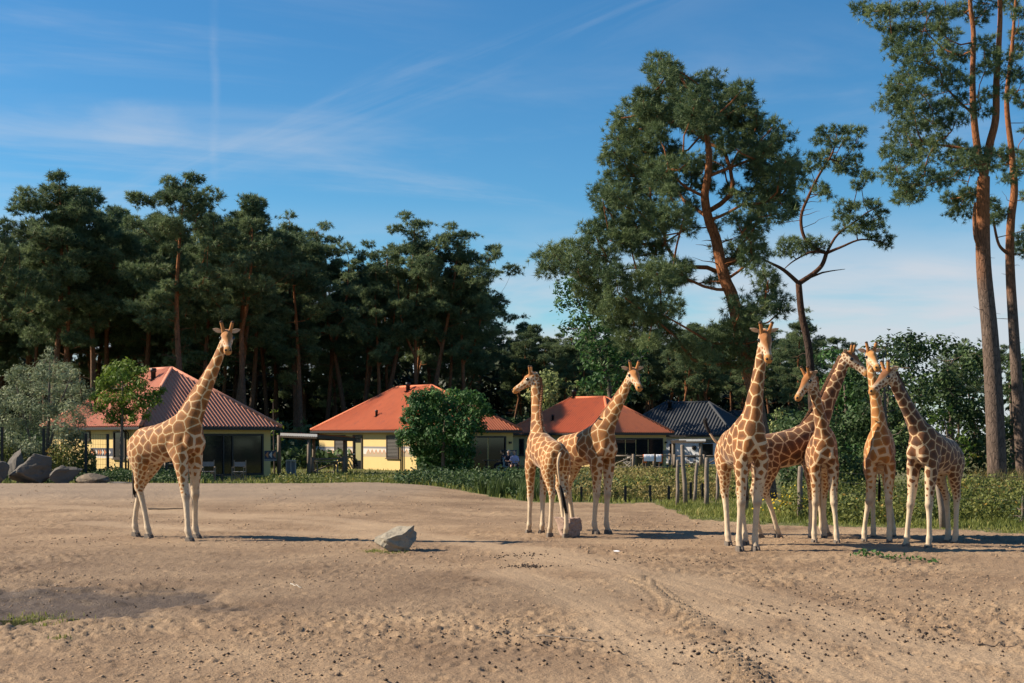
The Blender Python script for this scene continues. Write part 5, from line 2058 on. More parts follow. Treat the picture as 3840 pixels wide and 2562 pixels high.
def px_clumps(lst, D, depth, rng, scale=1.0, ox=0, oy=0, sc=1.0, rdef=None):
    """photo positions of foliage pads -> pads in the round: each gets its own depth inside the crown"""
    xs = np.array([c[0] for c in lst], float) * sc + ox
    ys = np.array([c[1] for c in lst], float) * sc + oy
    cxm = np.median(xs)
    half = max(np.abs(xs - cxm).max(), 1)
    out = []
    for (c, x, y) in zip(lst, xs, ys):
        r = (c[2] if len(c) > 2 else rdef) * sc * scale
        dd = rng.uniform(-1, 1) * depth * math.sqrt(max(0.12, 1 - ((x - cxm) / half) ** 2))
        Dk = D + dd
        out.append((np.array(tuple(P(x, y, Dk))), r / F * Dk))
    return out


# ---- the big pine right of centre
S3 = 1450 / 1977.0
BIG = [(705,100,45),(765,130,45),(690,160,45),(790,180,45),(740,200,55),(820,225,50),(960,200,50),(930,240,50),(1010,270,50),(1130,260,50),(1090,300,60),(1160,330,50),(1000,340,60),(900,300,60),(820,300,60),
       (740,290,60),(660,290,50),(620,270,35),(570,330,40),(640,370,60),(720,390,70),(800,390,70),(880,390,70),(960,410,70),(1050,400,70),(1140,400,60),(1210,390,40),(510,400,40),(560,440,60),(630,460,60),
       (700,480,60),(500,500,50),(560,530,60),(620,560,60),(480,570,45),(440,610,40),(530,620,55),(1120,480,70),(1200,470,50),(1300,440,45),(1330,510,45),(1290,530,40),(1190,560,55),(1240,600,50),
       (1060,520,50),(870,620,50),(760,660,70),(680,650,60),(700,720,60),(590,700,60),(500,690,50),(460,750,50),(420,790,50),(430,850,50),(500,800,60),(570,790,60),(640,760,50),(760,780,40),
       (520,860,60),(600,870,60),(680,860,60),(760,900,70),(840,900,50),(700,950,70),(600,960,70),(500,960,60),(420,950,50),(370,960,40),(390,1010,50),(470,1030,60),(560,1030,60),(650,1020,60),
       (300,1050,50),(240,1070,50),(170,1090,45),(130,1110,40),(140,1180,45),(220,1160,50),(300,1130,60),(370,1110,60),(440,1130,60),(330,1200,50),(400,1220,60),(480,1200,60),(340,1270,60),(420,1300,60),
       (500,1290,60),(600,1230,60),(700,1190,70),(790,1180,70),(850,1160,40),(640,1290,60),(720,1280,50),(400,1360,60),(480,1380,70),(560,1370,70),(640,1390,60),(720,1400,60),(780,1360,50),(500,1450,60),
       (600,1460,70),(700,1450,60),(560,1530,60),(660,1540,50),(760,1500,50),
       (1160,620,50),(1280,640,60),(1360,620,50),(1400,660,40),(1330,690,60),(1220,690,60),(1420,700,35),(1080,790,36),(1270,760,60),(1350,780,55),(1390,870,45),(1320,890,50),(1230,880,50),(1180,930,40),
       (1100,910,36),(1370,830,40),(1260,830,45),(1140,840,40),(1120,1060,50),(1180,1030,55),(1220,1090,50),(1170,1140,50),(1110,1120,36),(1240,1180,45),(1270,1230,45),(1260,1290,50),(1310,1330,50),
       (1330,1390,40),(1250,1370,50),(1130,1350,50),(1190,1400,50),(1120,1440,60),(1050,1490,60),(1180,1480,50),(1000,1530,60),(1090,1540,60),(1150,1560,60),(1220,1560,50)]
tr = Tree(101)
DB = 43.8
tp = [(2880, 1872), (2866, 1700), (2845, 1560), (2822, 1440), (2790, 1320), (2749, 1125), (2720, 1052), (2698, 964), (2683, 891), (2658, 825), (2643, 737), (2654, 663), (2658, 561), (2630, 430), (2560, 300), (2475, 215)]
main = tr.path([tuple(P(x, y, DB + 0.3 * math.sin(i))) for i, (x, y) in enumerate(tp)], [.32, .285, .26, .25, .235, .215, .20, .19, .18, .16, .14, .125, .105, .08, .055, .025])
cl = px_clumps(BIG, DB, 3.2, tr.rng, 1.2, 1950, 150, S3)
cl += px_clumps([((x - 1950) / S3, (y - 150) / S3, r / S3) for x, y, r in ((2750, 1230, 44), (2820, 1215, 40), (2700, 1290, 44), (2780, 1300, 46), (2845, 1330, 30), (2660, 1345, 36), (2725, 1365, 36), (2600, 1350, 36),
                                                                        (2560, 1300, 42), (2640, 1270, 42), (2870, 1270, 28), (2790, 1370, 30))], DB - 1.0, 1.2, tr.rng, 1.0, 1950, 150, S3)
for k in range(60):      # the far side of the crown
    y_ = tr.rng.uniform(330, 1250)
    xa_, xb_ = np.interp(y_, [330, 600, 900, 1100, 1250], [640, 560, 520, 560, 700]), np.interp(y_, [330, 600, 900, 1100, 1250], [1120, 1330, 1250, 1150, 1250])
    Dk = DB + tr.rng.uniform(1.2, 3.2)
    cl.append((np.array(tuple(P(1950 + tr.rng.uniform(xa_, xb_) * S3, 150 + y_ * S3, Dk))), tr.rng.uniform(36, 56) * S3 / F * Dk))
tr.limbs([c for c, r in cl], 0.021, 0.30)
tr.stubs(main[15:40], 14, 1.0)
place_tree('pine_tree', 'big broad pine with a curved orange trunk, right of centre', 'pine tree', 'old pines standing near the yard', (P(2880, 1872, DB).x, DB, 0), tr.wood(10),
           pine_crown(cl, tr.rng, 430, 20, 0.20, 0.0105, 0.74), M['pine_bark'], M['needles'])

# ---- the slim bent pine beside it
BENT = [(1560,470),(1620,460),(1680,460),(1740,470),(1530,510),(1590,520),(1650,520),(1710,540),(1560,580),(1500,600),(1480,650),(1540,640),(1600,620),(1660,610),(1720,610),(1690,660),(1740,690),(1780,700),
        (1640,660),(1730,740),(1470,740),(1540,760),(1565,790),(1350,1040),(1400,1030),(1440,1050),(1340,1080),(1400,1085),(1500,1030),(1540,1050),(1480,1080),(1660,840),(1700,860),(1760,840),(1820,850),
        (1850,890),(1640,900),(1700,920),(1770,920),(1830,940),(1660,960),(1720,970),(1800,990),(1860,1010),(1870,1040),(1780,950)]
tr = Tree(102)
DN = 53.0


def c3(x, y, d=0.0):
    return tuple(P(1950 + x * S3, 150 + y * S3, DN + d))


t_main = tr.path([tuple(P(3062, 1840, DN)), tuple(P(3050, 1600, DN)), tuple(P(3036, 1330, DN)), c3(1440, 1400), c3(1425, 1245)], [.19, .175, .16, .145, .13])
fork = t_main[-1]
tr.path([c3(1425, 1245), c3(1350, 1178, -.3), c3(1280, 1140, -.5), c3(1215, 1108, -.7)], [.095, .075, .05, .02], fork)
rb = tr.path([c3(1425, 1245), c3(1500, 1195), c3(1545, 1150), c3(1567, 1090)], [.115, .10, .092, .085], fork)
k2 = rb[-1]
up = tr.path([c3(1567, 1090), c3(1500, 1058), c3(1450, 1000), c3(1438, 900), c3(1480, 790), c3(1530, 690), c3(1592, 590), c3(1620, 500)], [.075, .072, .07, .065, .06, .052, .04, .02], k2)
tr.path([c3(1567, 1090), c3(1620, 1000, .4), c3(1700, 940, .6), c3(1780, 880, .5), c3(1850, 850, .4)], [.06, .05, .04, .03, .015], k2)
tr.path([c3(1567, 1090), c3(1640, 1060, -.5), c3(1750, 1020, -.7), c3(1880, 1042, -.8)], [.07, .05, .035, .015], k2)
tr.path([c3(1567, 1090), c3(1490, 1085, -.3), c3(1400, 1130, -.5), c3(1350, 1172, -.6)], [.06, .045, .03, .015], k2)
tr.path([c3(1545, 1190), c3(1600, 1180, .3), c3(1662, 1172, .5)], [.04, .025, .01], rb[2])
cl = px_clumps(BENT, DN, 1.6, tr.rng, 1.0, 1950, 150, S3, 37)
tr.limbs([c for c, r in cl], 0.013, 0.1)
tr.stubs(t_main, 9, 0.9, 0.025)
tr.stubs(up, 14, 1.0, 0.02)
place_tree('pine_tree', 'slim pine with a bent forked trunk and open crown', 'pine tree', 'old pines standing near the yard', (P(3062, 1840, DN).x, DN, 0), tr.wood(9),
           pine_crown(cl, tr.rng, 430, 18, 0.19, 0.0105, 0.66), M['pine_bark_shaded'], M['needles'])

# ---- two tall pines at the right edge
S4 = 690 / 1082.0
RA = [(130,50),(200,70),(290,60),(370,60),(450,60),(540,60),(620,80),(700,60),(270,160),(340,190),(420,160),(500,180),(580,170),(650,200),(310,250),(390,290),(470,270),(550,290),(640,300),(710,330),(360,330),(450,360),
      (400,430),(500,430),(580,400),(660,430),(720,480),(330,490),(430,510),(310,560),(380,570),(480,560),(600,500),(300,620),(370,650),(460,660),(540,640),(620,620),(690,590),(370,740),(450,750),(530,730),
      (610,730),(690,700),(830,640),(340,800),(420,850),(500,850),(570,830),(290,890),(350,930),(430,930),(520,920),(680,870),(740,920),(650,930),(820,900),(290,1010),(350,1050),(420,1080),(500,1020),(390,1130),
      (450,1150),(370,1160),(560,1060),(620,1050),(700,1000),(780,980),(850,970),(650,1170),(720,1190),(700,1260),(760,1130),(900,330),(860,400),(980,350),(1000,440),(880,560),(850,250),(820,100),(880,20),
      (300,-60),(400,-80),(500,-70),(600,-90),(700,-80),(450,-180),(560,-200),(680,-220),(800,-160),(900,-120),(780,-300),(900,-300),(850,-420),(760,-50),(1000,-60),(1040,-180)]
RB = [(1040,300),(1050,200),(1050,80),(1060,450),(1010,560),(1080,600),(1150,200),(1200,350),(1180,500),(1200,60),(920,900),(980,900),(1040,920),(960,970),(1060,990),(1000,1050),(1120,950),(1180,860),(1220,1000),(900,1200),(950,1250),
      (910,1290),(1100,1150),(1080,1400),(1060,1450),(1100,1480),(1130,1330),(1170,700),(1120,760),(1000,20),(1060,-100),(1150,-120),(1100,-250)]


def c4(x, y, D):
    return tuple(P(3150 + x * S4, y * S4, D))


tr = Tree(103)
DA = 48.5
ta_ = tr.path([tuple(P(3742, 1850, DA)), tuple(P(3728, 1500, DA)), tuple(P(3712, 1250, DA)), c4(845, 1568, DA), c4(840, 1250, DA), c4(845, 1040, DA)], [.365, .33, .30, .275, .25, .225], steps=6)
tr.path([c4(845, 1040, DA), c4(805, 850, DA), c4(785, 650, DA), c4(780, 450, DA), c4(785, 200, DA), c4(765, 0, DA), c4(770, -350, DA)], [.15, .135, .12, .105, .09, .075, .03], ta_[-1])
tr.path([c4(845, 1040, DA), c4(880, 850, DA), c4(915, 700, DA), c4(920, 480, DA), c4(935, 250, DA), c4(940, 0, DA), c4(900, -400, DA)], [.165, .15, .135, .12, .10, .08, .03], ta_[-1])
tr.path([c4(840, 1480, DA), c4(800, 1400, DA - .2), c4(790, 1280, DA - .3), c4(795, 1190, DA - .3)], [.10, .085, .07, .04], ta_[18])
cl = px_clumps(RA, DA, 3.2, tr.rng, 1.15, 3150, 0, S4, 52)
tr.limbs([c for c, r in cl], 0.013, 0.15)
tr.stubs(ta_[8:], 10, 0.8, 0.02)
place_tree('pine_tree', 'tall twin stemmed pine at the right edge, crown cut off by the frame', 'pine tree', 'old pines standing near the yard', (P(3742, 1850, DA).x, DA, 0), tr.wood(10),
           pine_crown(cl, tr.rng, 430, 18, 0.19, 0.0105, 0.66), M['pine_bark_tall'], M['needles'])
tr = Tree(104)
DE = 53.0
tb_ = tr.path([tuple(P(3838, 1830, DE)), tuple(P(3818, 1500, DE)), tuple(P(3802, 1250, DE)), c4(1000, 1560, DE), c4(1005, 1300, DE), c4(1025, 1120, DE), c4(1010, 900, DE), c4(980, 600, DE), c4(1010, 300, DE), c4(1040, -100, DE)],
              [.27, .24, .21, .185, .165, .15, .125, .10, .08, .03])
tr.path([c4(985, 1490, DE), c4(935, 1440, DE - .3), c4(908, 1330, DE - .4), c4(905, 1280, DE - .4)], [.08, .06, .05, .02], tb_[16])
cl = px_clumps(RB, DE, 2.6, tr.rng, 1.0, 3150, 0, S4, 50)
tr.limbs([c for c, r in cl], 0.013, 0.15)
tr.stubs(tb_[8:24], 8, 0.8, 0.02)
place_tree('pine_tree', 'slender orange stemmed pine at the far right edge', 'pine tree', 'old pines standing near the yard', (P(3838, 1830, DE).x, DE, 0), tr.wood(10),
           pine_crown(cl, tr.rng, 430, 18, 0.19, 0.0105, 0.66), M['pine_bark_tall'], M['needles'])


# ---- pines of the wood: five builds, copied
def wood_pine(seed, H, base_f, R, lean, n_limb, fork=False, bend=0.6):
    tr = Tree(seed)
    rng = tr.rng
    ph = rng.random() * 6.28
    pts, rad = [], []
    for k in range(9):
        t = k / 8
        pts.append((lean * t * H * 0.12 + bend * math.sin(ph + t * 4.0) * t, bend * math.cos(ph + t * 3.2) * t * 0.7, H * 0.97 * t - (0.3 if k == 0 else 0)))
        rad.append(0.24 * (1 - 0.88 * t ** 1.2) * H / 20)
    ids = tr.path(pts, rad, steps=4)
    if fork:
        j = ids[int(len(ids) * 0.5)]
        p = tr.N[j]
        a = rng.random() * 6.28
        tr.path([p, p + np.array([math.cos(a) * 1.0, math.sin(a) * 1.0, 2.0]), p + np.array([math.cos(a) * 1.6, math.sin(a) * 1.6, 4.5]), p + np.array([math.cos(a) * 1.8, math.sin(a) * 1.8, H * 0.36])],
                [.13, .11, .08, .03], j)
    cl = []
    for i in range(n_limb):
        t = base_f + (1.0 - base_f) * (i + rng.random()) / n_limb
        prof = R * (math.sin(math.pi * min(1, (t - base_f + .10) / (1.12 - base_f))) ** 0.6) * (0.55 + 0.65 * rng.random())
        if t > .93:
            prof *= 0.7
        a = i * 2.4 + rng.random() * 1.2
        k = np.interp(t, np.linspace(0, 1, len(ids)), range(len(ids)))
        c0 = tr.N[ids[int(k)]]
        for q in (1.0, 0.86, 0.68, 0.42):
            if rng.random() < 0.2:
                continue
            rr = prof * q
            cl.append((c0 + np.array([math.cos(a + .25 * rng.standard_normal()) * rr, math.sin(a + .25 * rng.standard_normal()) * rr, prof * 0.10 * q + 0.42 * rng.standard_normal()]),
                       (0.34 + 0.38 * rng.random()) * (1.05 if q == 1 else 0.95)))
    tr.limbs([c for c, r in cl], 0.012, 0.25)
    tr.stubs(ids[int(len(ids) * .30):int(len(ids) * (base_f + .1))], 16, 1.3, 0.03)
    w = tr.wood(7)
    c = pine_crown(cl, rng, 155, 15, 0.31, 0.022, 0.55)
    return (mesh_np('wood_pine_trunk', w[0], w[1], M['pine_bark_far'], True), mesh_np('wood_pine_crown', c[0], c[1], M['needles_far'], False, {'tone': c[2]}), H)


PV = [wood_pine(201, 20, 0.55, 3.9, 0.3, 27), wood_pine(202, 20, 0.50, 3.7, -0.4, 30), wood_pine(203, 20, 0.62, 4.2, 0.9, 24, True), wood_pine(204, 20, 0.56, 3.4, 0.0, 27, True), wood_pine(205, 20, 0.40, 3.3, 0.2, 34)]


def stand_pine(px, ytop, D, v, rz, label, group, sx=1.0, mirror=False):
    z0 = 0.0
    Ht = (HZ - ytop) / F * D + CAMH - z0
    tm, cm, H0 = PV[v]
    root = thing('wood_pine', ((px - CX) / F * D, D, z0), label, 'pine tree', group)
    k = Ht / H0
    kw = k * sx
    root.scale = (kw if not mirror else -kw, kw, k)
    root.rotation_euler = (0, 0, rz)
    for nm, me in (('trunk', tm), ('crown', cm)):
        link(nm, me, root)
    return root


FG = 'pines of the wood behind the houses'
front_row = [(-40, 700, 92, 1, .4, 'dark pine cut off by the left edge of the picture'), (190, 640, 96, 0, 1.0, 'tall dark pine topping the left end of the wood'),
             (345, 690, 100, 3, 2.1, 'narrower pine just right of the tall left one'), (700, 632, 92, 0, 2.9, 'highest pine of the left wood, orange trunk above the first red roof'),
             (920, 715, 98, 3, .2, 'tall pine right of the highest one, above the lone giraffe\'s head'), (1125, 872, 104, 1, 1.3, 'lower dark pine where the left wood steps down'),
             (1310, 850, 112, 2, 3.4, 'flat topped pine at the left of the middle clump'), (1430, 815, 111, 2, 0.0, 'leaning flat topped pine above the second red roof'),
             (1600, 850, 110, 2, 0.3, 'leaning pine with a bare orange trunk at the right of the middle clump'), (1740, 985, 112, 3, 1.4, 'lower pine at the right end of the middle clump')]
for (px, yt, D, v, rz, lb) in front_row:
    stand_pine(px, yt, D, v, rz, lb, FG, 1.12)
stand_pine(1760, 1190, 125, 3, .7, 'thin pine with a bare crooked trunk between the two middle houses', FG)
stand_pine(1950, 1195, 140, 4, 1.2, 'small far pine above the giraffe seen from behind', FG)
stand_pine(2015, 1210, 132, 3, 2.0, 'far pine just right of the small one above the middle pair', FG)
stand_pine(3008, 1170, 120, 4, 2.2, 'small far pine behind the slim bent trunk', FG)
rs = np.random.default_rng(77)
LB = 'one of the tall pines deep in the dark left wood'
rows = []
for (D, x0, x1, n, y0, y1) in ((104, -300, 1250, 14, 760, 900), (114, -350, 1700, 20, 790, 960), (126, -400, 1800, 22, 850, 1000), (140, -450, 1850, 20, 900, 1020)):
    for i in range(n):
        px = x0 + (x1 - x0) * (i + .2 + .6 * rs.random()) / n
        rise = 140 * max(0, (px - 1000) / 800)
        if 1110 < px < 1275:
            y0_ = 100
        else:
            y0_ = 0
        rise += y0_
        if px > 900 and D < 112:
            continue
        rows.append((px, y0 + (y1 - y0) * rs.random() + rise, D + 3 * rs.standard_normal(), int(rs.integers(0, 5)), rs.random() * 6.28))
for r_ in rows:
    LB = ('one of the tall pines deep in the wood at the left edge, above the willow' if r_[0] < 330 else 'one of the tall pines deep in the wood above the first red roof' if r_[0] < 720 else
          'one of the tall pines deep in the wood between the first two red roofs' if r_[0] < 1180 else 'one of the tall pines deep in the wood above the second red roof')
    stand_pine(*r_, LB, FG, 1.0 + .15 * rs.random())
LB = 'one of the smaller pines in the thin wood right of the red roofed houses'
for (D, x0, x1, n, y0, y1) in ((118, 2080, 2820, 9, 1190, 1330), (132, 1850, 3050, 14, 1210, 1340), (150, 1820, 3150, 14, 1230, 1340)):
    for i in range(n):
        px = x0 + (x1 - x0) * (i + .2 + .6 * rs.random()) / n
        LB = ('one of the smaller far pines left of and above the middle red roof' if px < 2280 else 'one of the smaller far pines above the grey roofs' if px < 2760 else
              'one of the smaller far pines right of the grey roofs')
        stand_pine(px, y0 + (y1 - y0) * rs.random(), D + 3 * rs.standard_normal(), int(rs.integers(0, 4)), rs.random() * 6.28, LB, FG, 1.15)
LB = 'one of the pines behind the dark hedge at the right edge'
for i in range(9):
    px = 3560 + 90 * i + 40 * rs.random()
    stand_pine(px, 1260 + 70 * rs.random(), 96 + 14 * rs.random(), int(rs.integers(0, 5)), rs.random() * 6.28, LB, FG, 1.1)


# the far wood closing the view between the trunks
def leaf_mass(name, label, boxes, mat, n, L, Wd, seed, kind='stuff'):
    rng = np.random.default_rng(seed)
    Cs, tone = [], []
    for (x0, x1, y0, y1, zt, k) in boxes:
        m = int(n * k)
        X = x0 + (x1 - x0) * rng.random(m)
        Y = y0 + (y1 - y0) * rng.random(m)
        top_ = zt * (0.72 + 0.55 * (fbm(X * .12 + seed, Y * .12, 3) + .25))
        Cs.append(np.stack([X, Y, top_ * rng.random(m) ** .8], -1))
        tone.append(np.clip(.4 + .9 * fbm(X * .5, Cs[-1][:, 2] * .5 + Y * .4, 2) + .2 * rng.standard_normal(m), 0, 1))
    C = np.concatenate(Cs)
    nr_ = rand_unit(rng, len(C)) + np.array([-.2, -.5, .5])
    V, Fq, t = leaves(C, nr_, L, Wd, rng, np.concatenate(tone))
    o = link(name, mesh_np(name, V, Fq, mat, False, {'tone': t}), None, label, None, None, kind)
    return o


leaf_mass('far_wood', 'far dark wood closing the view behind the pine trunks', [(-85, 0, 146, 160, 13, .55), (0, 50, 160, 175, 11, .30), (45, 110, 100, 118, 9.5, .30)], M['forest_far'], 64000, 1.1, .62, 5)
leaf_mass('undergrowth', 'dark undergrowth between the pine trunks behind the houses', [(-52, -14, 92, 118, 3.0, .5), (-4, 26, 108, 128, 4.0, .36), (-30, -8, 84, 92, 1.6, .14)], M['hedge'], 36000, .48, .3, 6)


# ---------------------------------------------------------------- broadleaved trees and shrubs
def leafy(name, label, cat, group, D, base_px, trunk, clumps, mat, n_per, L, Wd, seed, depth, bark='leaf_bark', droop=0.0, rdef=40, r_tip=0.012, flat=0.85, shell=.45, sc=1.0):
    """trunk: photo path with radii; clumps: photo positions of the leaf pads"""
    tr = Tree(seed)
    rng = tr.rng
    for k, (pts, rad) in enumerate(trunk):
        tr.path([tuple(P(x, y, D)) for x, y in pts], rad, -1 if k == 0 else 0)
    cl = px_clumps(clumps, D, depth, rng, sc, rdef=rdef)
    tr.limbs([c for c, r in cl], r_tip, 0.2)
    Cs, nn, tone = [], [], []
    for c, r in cl:
        n = int(n_per * (r * r))
        d = rand_unit(rng, n)
        rad = r * (shell + (1 - shell) * rng.random((n, 1)) ** .6)
        rad = np.where(rng.random((n, 1)) < .14, r * rng.uniform(1.0, 1.55, (n, 1)), rad)
        Cs.append(c + d * rad * np.array([1, 1, flat]))
        nn.append(d + rand_unit(rng, n) * .8 + np.array([0, 0, .5]))
        tone.append(.42 + .13 * rng.standard_normal() + .2 * rng.standard_normal(n))
    V, Fq, t = leaves(np.concatenate(Cs), np.concatenate(nn), L, Wd, rng, np.concatenate(tone), droop)
    b = gp(base_px, D)
    return place_tree(name, label, cat, group, b, tr.wood(7), (V, Fq, t), M[bark], mat)


def ring_px(x0, y0, x1, y1, n, seed, shape='ell', r=(30, 50)):
    rg = np.random.default_rng(seed)
    out = []
    while len(out) < n:
        u, v = rg.uniform(-1, 1, 2)
        if shape == 'ell' and u * u + v * v > 1:
            continue
        out.append(((x0 + x1) / 2 + u * (x1 - x0) / 2, (y0 + y1) / 2 + v * (y1 - y0) / 2, rg.uniform(*r)))
    return out


# silvery willow on the left
wl_c = [(190, 1310, 14), (185, 1340, 20), (160, 1370, 26), (205, 1370, 26), (250, 1375, 22), (275, 1400, 26), (230, 1410, 34), (180, 1415, 34), (130, 1400, 30), (70, 1385, 26), (40, 1410, 26), (90, 1430, 34), (150, 1460, 38),
        (210, 1470, 40), (265, 1460, 36), (300, 1440, 20), (40, 1470, 34), (20, 1520, 36), (80, 1510, 40), (140, 1530, 44), (205, 1540, 44), (265, 1530, 40), (310, 1500, 30), (335, 1470, 26), (345, 1530, 30), (300, 1570, 36), (240, 1600, 44),
        (170, 1610, 44), (100, 1590, 44), (30, 1590, 44), (-30, 1500, 44), (-40, 1590, 44), (50, 1660, 44), (120, 1680, 40), (200, 1670, 40), (265, 1650, 36), (0, 1680, 44), (300, 1630, 26)]
leafy('willow', 'silvery green willow bush at the left edge behind the fence', 'willow', None, 59.0, 150,
      [([(170, 1770), (182, 1600), (185, 1450), (188, 1330)], [.09, .075, .05, .02]), ([(150, 1770), (100, 1600), (60, 1440)], [.07, .05, .02]), ([(165, 1765), (215, 1560), (262, 1420)], [.07, .05, .02])],
      wl_c, M['willow'], 1500, .18, .042, 301, 1.9, droop=.1, shell=.15, sc=1.15)
# small fresh green tree before the first roof
ch_c = [(440, 1375, 26), (480, 1370, 26), (410, 1400, 28), (520, 1395, 24), (545, 1385, 14), (455, 1410, 34), (500, 1425, 34), (390, 1435, 28), (420, 1450, 34), (470, 1460, 34), (530, 1445, 26), (370, 1480, 22), (350, 1490, 16), (400, 1495, 30),
        (450, 1500, 34), (505, 1490, 30), (550, 1485, 24), (580, 1475, 20), (605, 1465, 16), (375, 1530, 26), (425, 1545, 30), (480, 1540, 32), (530, 1525, 28), (560, 1510, 22), (590, 1500, 18), (410, 1575, 20), (450, 1575, 22), (500, 1570, 20), (545, 1560, 16)]
leafy('young_tree', 'young fresh green tree on a thin trunk before the first red roof', 'tree', None, 57.5, 455, [([(454, 1790), (456, 1650), (458, 1560), (460, 1400)], [.085, .07, .06, .02])],
      ch_c, M['chestnut'], 1250, .22, .066, 302, 1.2, droop=.35, shell=.2, sc=1.15)
# bush before the second house
ro_c = [(1565, 1490, 26), (1600, 1480, 24), (1540, 1500, 18), (1640, 1485, 26), (1700, 1485, 30), (1750, 1490, 28), (1790, 1500, 26), (1820, 1530, 22), (1840, 1550, 14), (1530, 1545, 20), (1515, 1575, 16), (1570, 1530, 30), (1620, 1525, 34), (1680, 1530, 40),
        (1740, 1535, 38), (1790, 1550, 30), (1555, 1575, 26), (1600, 1570, 34), (1650, 1580, 40), (1710, 1590, 40), (1765, 1590, 32), (1800, 1600, 22), (1505, 1630, 18), (1500, 1660, 14), (1540, 1620, 26), (1580, 1620, 32), (1630, 1630, 36), (1690, 1640, 40),
        (1745, 1640, 34), (1540, 1655, 22), (1560, 1690, 24), (1600, 1680, 32), (1650, 1690, 36), (1710, 1695, 36), (1755, 1690, 28), (1590, 1730, 28), (1640, 1740, 34), (1700, 1745, 34), (1750, 1740, 26), (1620, 1775, 26), (1680, 1780, 28), (1730, 1780, 26)]
leafy('bushy_tree', 'dense dark green bushy tree hiding the corner of the second house', 'tree', None, 74.0, 1665,
      [([(1665, 1800), (1662, 1700), (1668, 1600), (1680, 1510)], [.14, .11, .08, .03])], ro_c, M['robinia'], 1150, .27, .095, 303, 2.2, droop=.55, shell=.3, sc=1.22)
# leaning broadleaved trees behind the middle houses
bl_c = [(2110, 1080, 40), (2150, 1050, 40), (2200, 1040, 40), (2170, 1110, 50), (2110, 1140, 40), (2230, 1130, 50), (2280, 1170, 50), (2180, 1190, 50), (2130, 1230, 40), (2240, 1220, 50), (2300, 1240, 50), (2200, 1280, 50), (2270, 1300, 50), (2330, 1310, 50),
        (2220, 1350, 50), (2290, 1370, 50), (2350, 1370, 40), (2400, 1300, 40), (2250, 1430, 44), (2320, 1430, 44), (2200, 1440, 36), (2380, 1430, 36), (2190, 1480, 30), (2260, 1490, 36), (2330, 1490, 36)]
leafy('broadleaved_tree', 'loose broadleaved tree leaning left of the big pine, above the red roofs', 'tree', 'broadleaved trees behind the houses', 102.0, 2300,
      [([(2310, 1780), (2290, 1500), (2260, 1350), (2210, 1220), (2150, 1090)], [.26, .22, .17, .11, .04])], bl_c, M['robinia'], 150, .42, .17, 304, 3.5, r_tip=.02, droop=.2)
leafy('broadleaved_tree', 'low bright green shrub behind the right slope of the middle red roof', 'shrub', 'broadleaved trees behind the houses', 104.0, 2120,
      [([(2120, 1780), (2125, 1500)], [.12, .03])], ring_px(1990, 1400, 2190, 1560, 16, 5, r=(24, 40)), M['pale_leaf'], 160, .36, .16, 305, 2.0)
leafy('broadleaved_tree', 'pale sunlit shrub right of the grey roofs behind the tall giraffe', 'shrub', 'broadleaved trees behind the houses', 70.0, 2910,
      [([(2905, 1830), (2910, 1560)], [.08, .02])], ring_px(2860, 1530, 2950, 1720, 14, 6, r=(18, 32)), M['pale_leaf'], 480, .2, .11, 306, 1.0)
# dark hedge of trees on the right
HG2 = 'broadleaved trees and shrubs on the right'
for (lb, D, bx, box, n, mat, n_per, L_, W_, sd, ytr) in (
        ('tall dark shrub rising behind the group of giraffes', 52.0, 3330, (3190, 1270, 3480, 1780), 46, 'hedge', 420, .19, .11, 311, 1300),
        ('dark broadleaved tree between the giraffes and the twin stemmed pine', 56.0, 3560, (3420, 1280, 3700, 1800), 44, 'hedge', 380, .21, .12, 312, 1320),
        ('dark broadleaved tree behind the twin stemmed pine', 58.0, 3790, (3640, 1310, 3990, 1800), 46, 'hedge', 360, .21, .12, 313, 1340),
        ('feathery dark tree top left of the group, behind the turned head', 57.0, 3170, (3080, 1330, 3260, 1800), 30, 'robinia', 340, .24, .10, 314, 1340),
        ('low dark shrub behind the facing giraffes with the head turned', 50.0, 3060, (2930, 1560, 3220, 1830), 32, 'hedge', 430, .19, .11, 315, 1600),
        ('dark tree beyond the right edge of the picture', 60.0, 4100, (3930, 1290, 4280, 1800), 40, 'hedge', 260, .22, .12, 316, 1320)):
    leafy('broadleaved_tree', lb, 'tree', HG2, D, bx, [([(bx, 1860), (bx + 8, 1650), (bx - 6, ytr + 60)], [.16, .12, .03])], ring_px(*box, n, sd, 'box', (40, 64)), M[mat], n_per, L_, W_, sd, 2.4, shell=.35)
leafy('birch', 'pale leaved birch glinting behind the straight necked giraffe', 'birch', HG2, 46.0, 3320, [([(3330, 1880), (3322, 1600), (3310, 1300)], [.08, .06, .015])],
      [(3340, 1262, 18), (3300, 1275, 20), (3365, 1290, 22), (3320, 1310, 26), (3385, 1330, 28), (3350, 1370, 32), (3420, 1380, 26), (3400, 1430, 30), (3360, 1450, 30), (3310, 1480, 30), (3420, 1490, 30), (3380, 1530, 32), (3330, 1560, 32), (3270, 1530, 24), (3390, 1600, 30),
       (3320, 1640, 30), (3240, 1500, 22)], M['pale_leaf'], 420, .12, .09, 321, 1.2, shell=.15)
leafy('chestnut_shrub', 'arching shrub with long drooping leaves above the rump of the rightmost giraffe', 'shrub', HG2, 40.0, 3560, [([(3555, 1870), (3560, 1700), (3540, 1560)], [.06, .045, .015])],
      [(3500, 1570, 20), (3530, 1550, 18), (3560, 1530, 16), (3510, 1620, 24), (3560, 1610, 22), (3600, 1640, 26), (3630, 1670, 24), (3650, 1700, 18), (3590, 1690, 26), (3550, 1670, 26), (3620, 1730, 22), (3580, 1740, 24), (3530, 1730, 26)],
      M['chestnut'], 650, .22, .06, 322, .8, droop=.7, shell=.2)
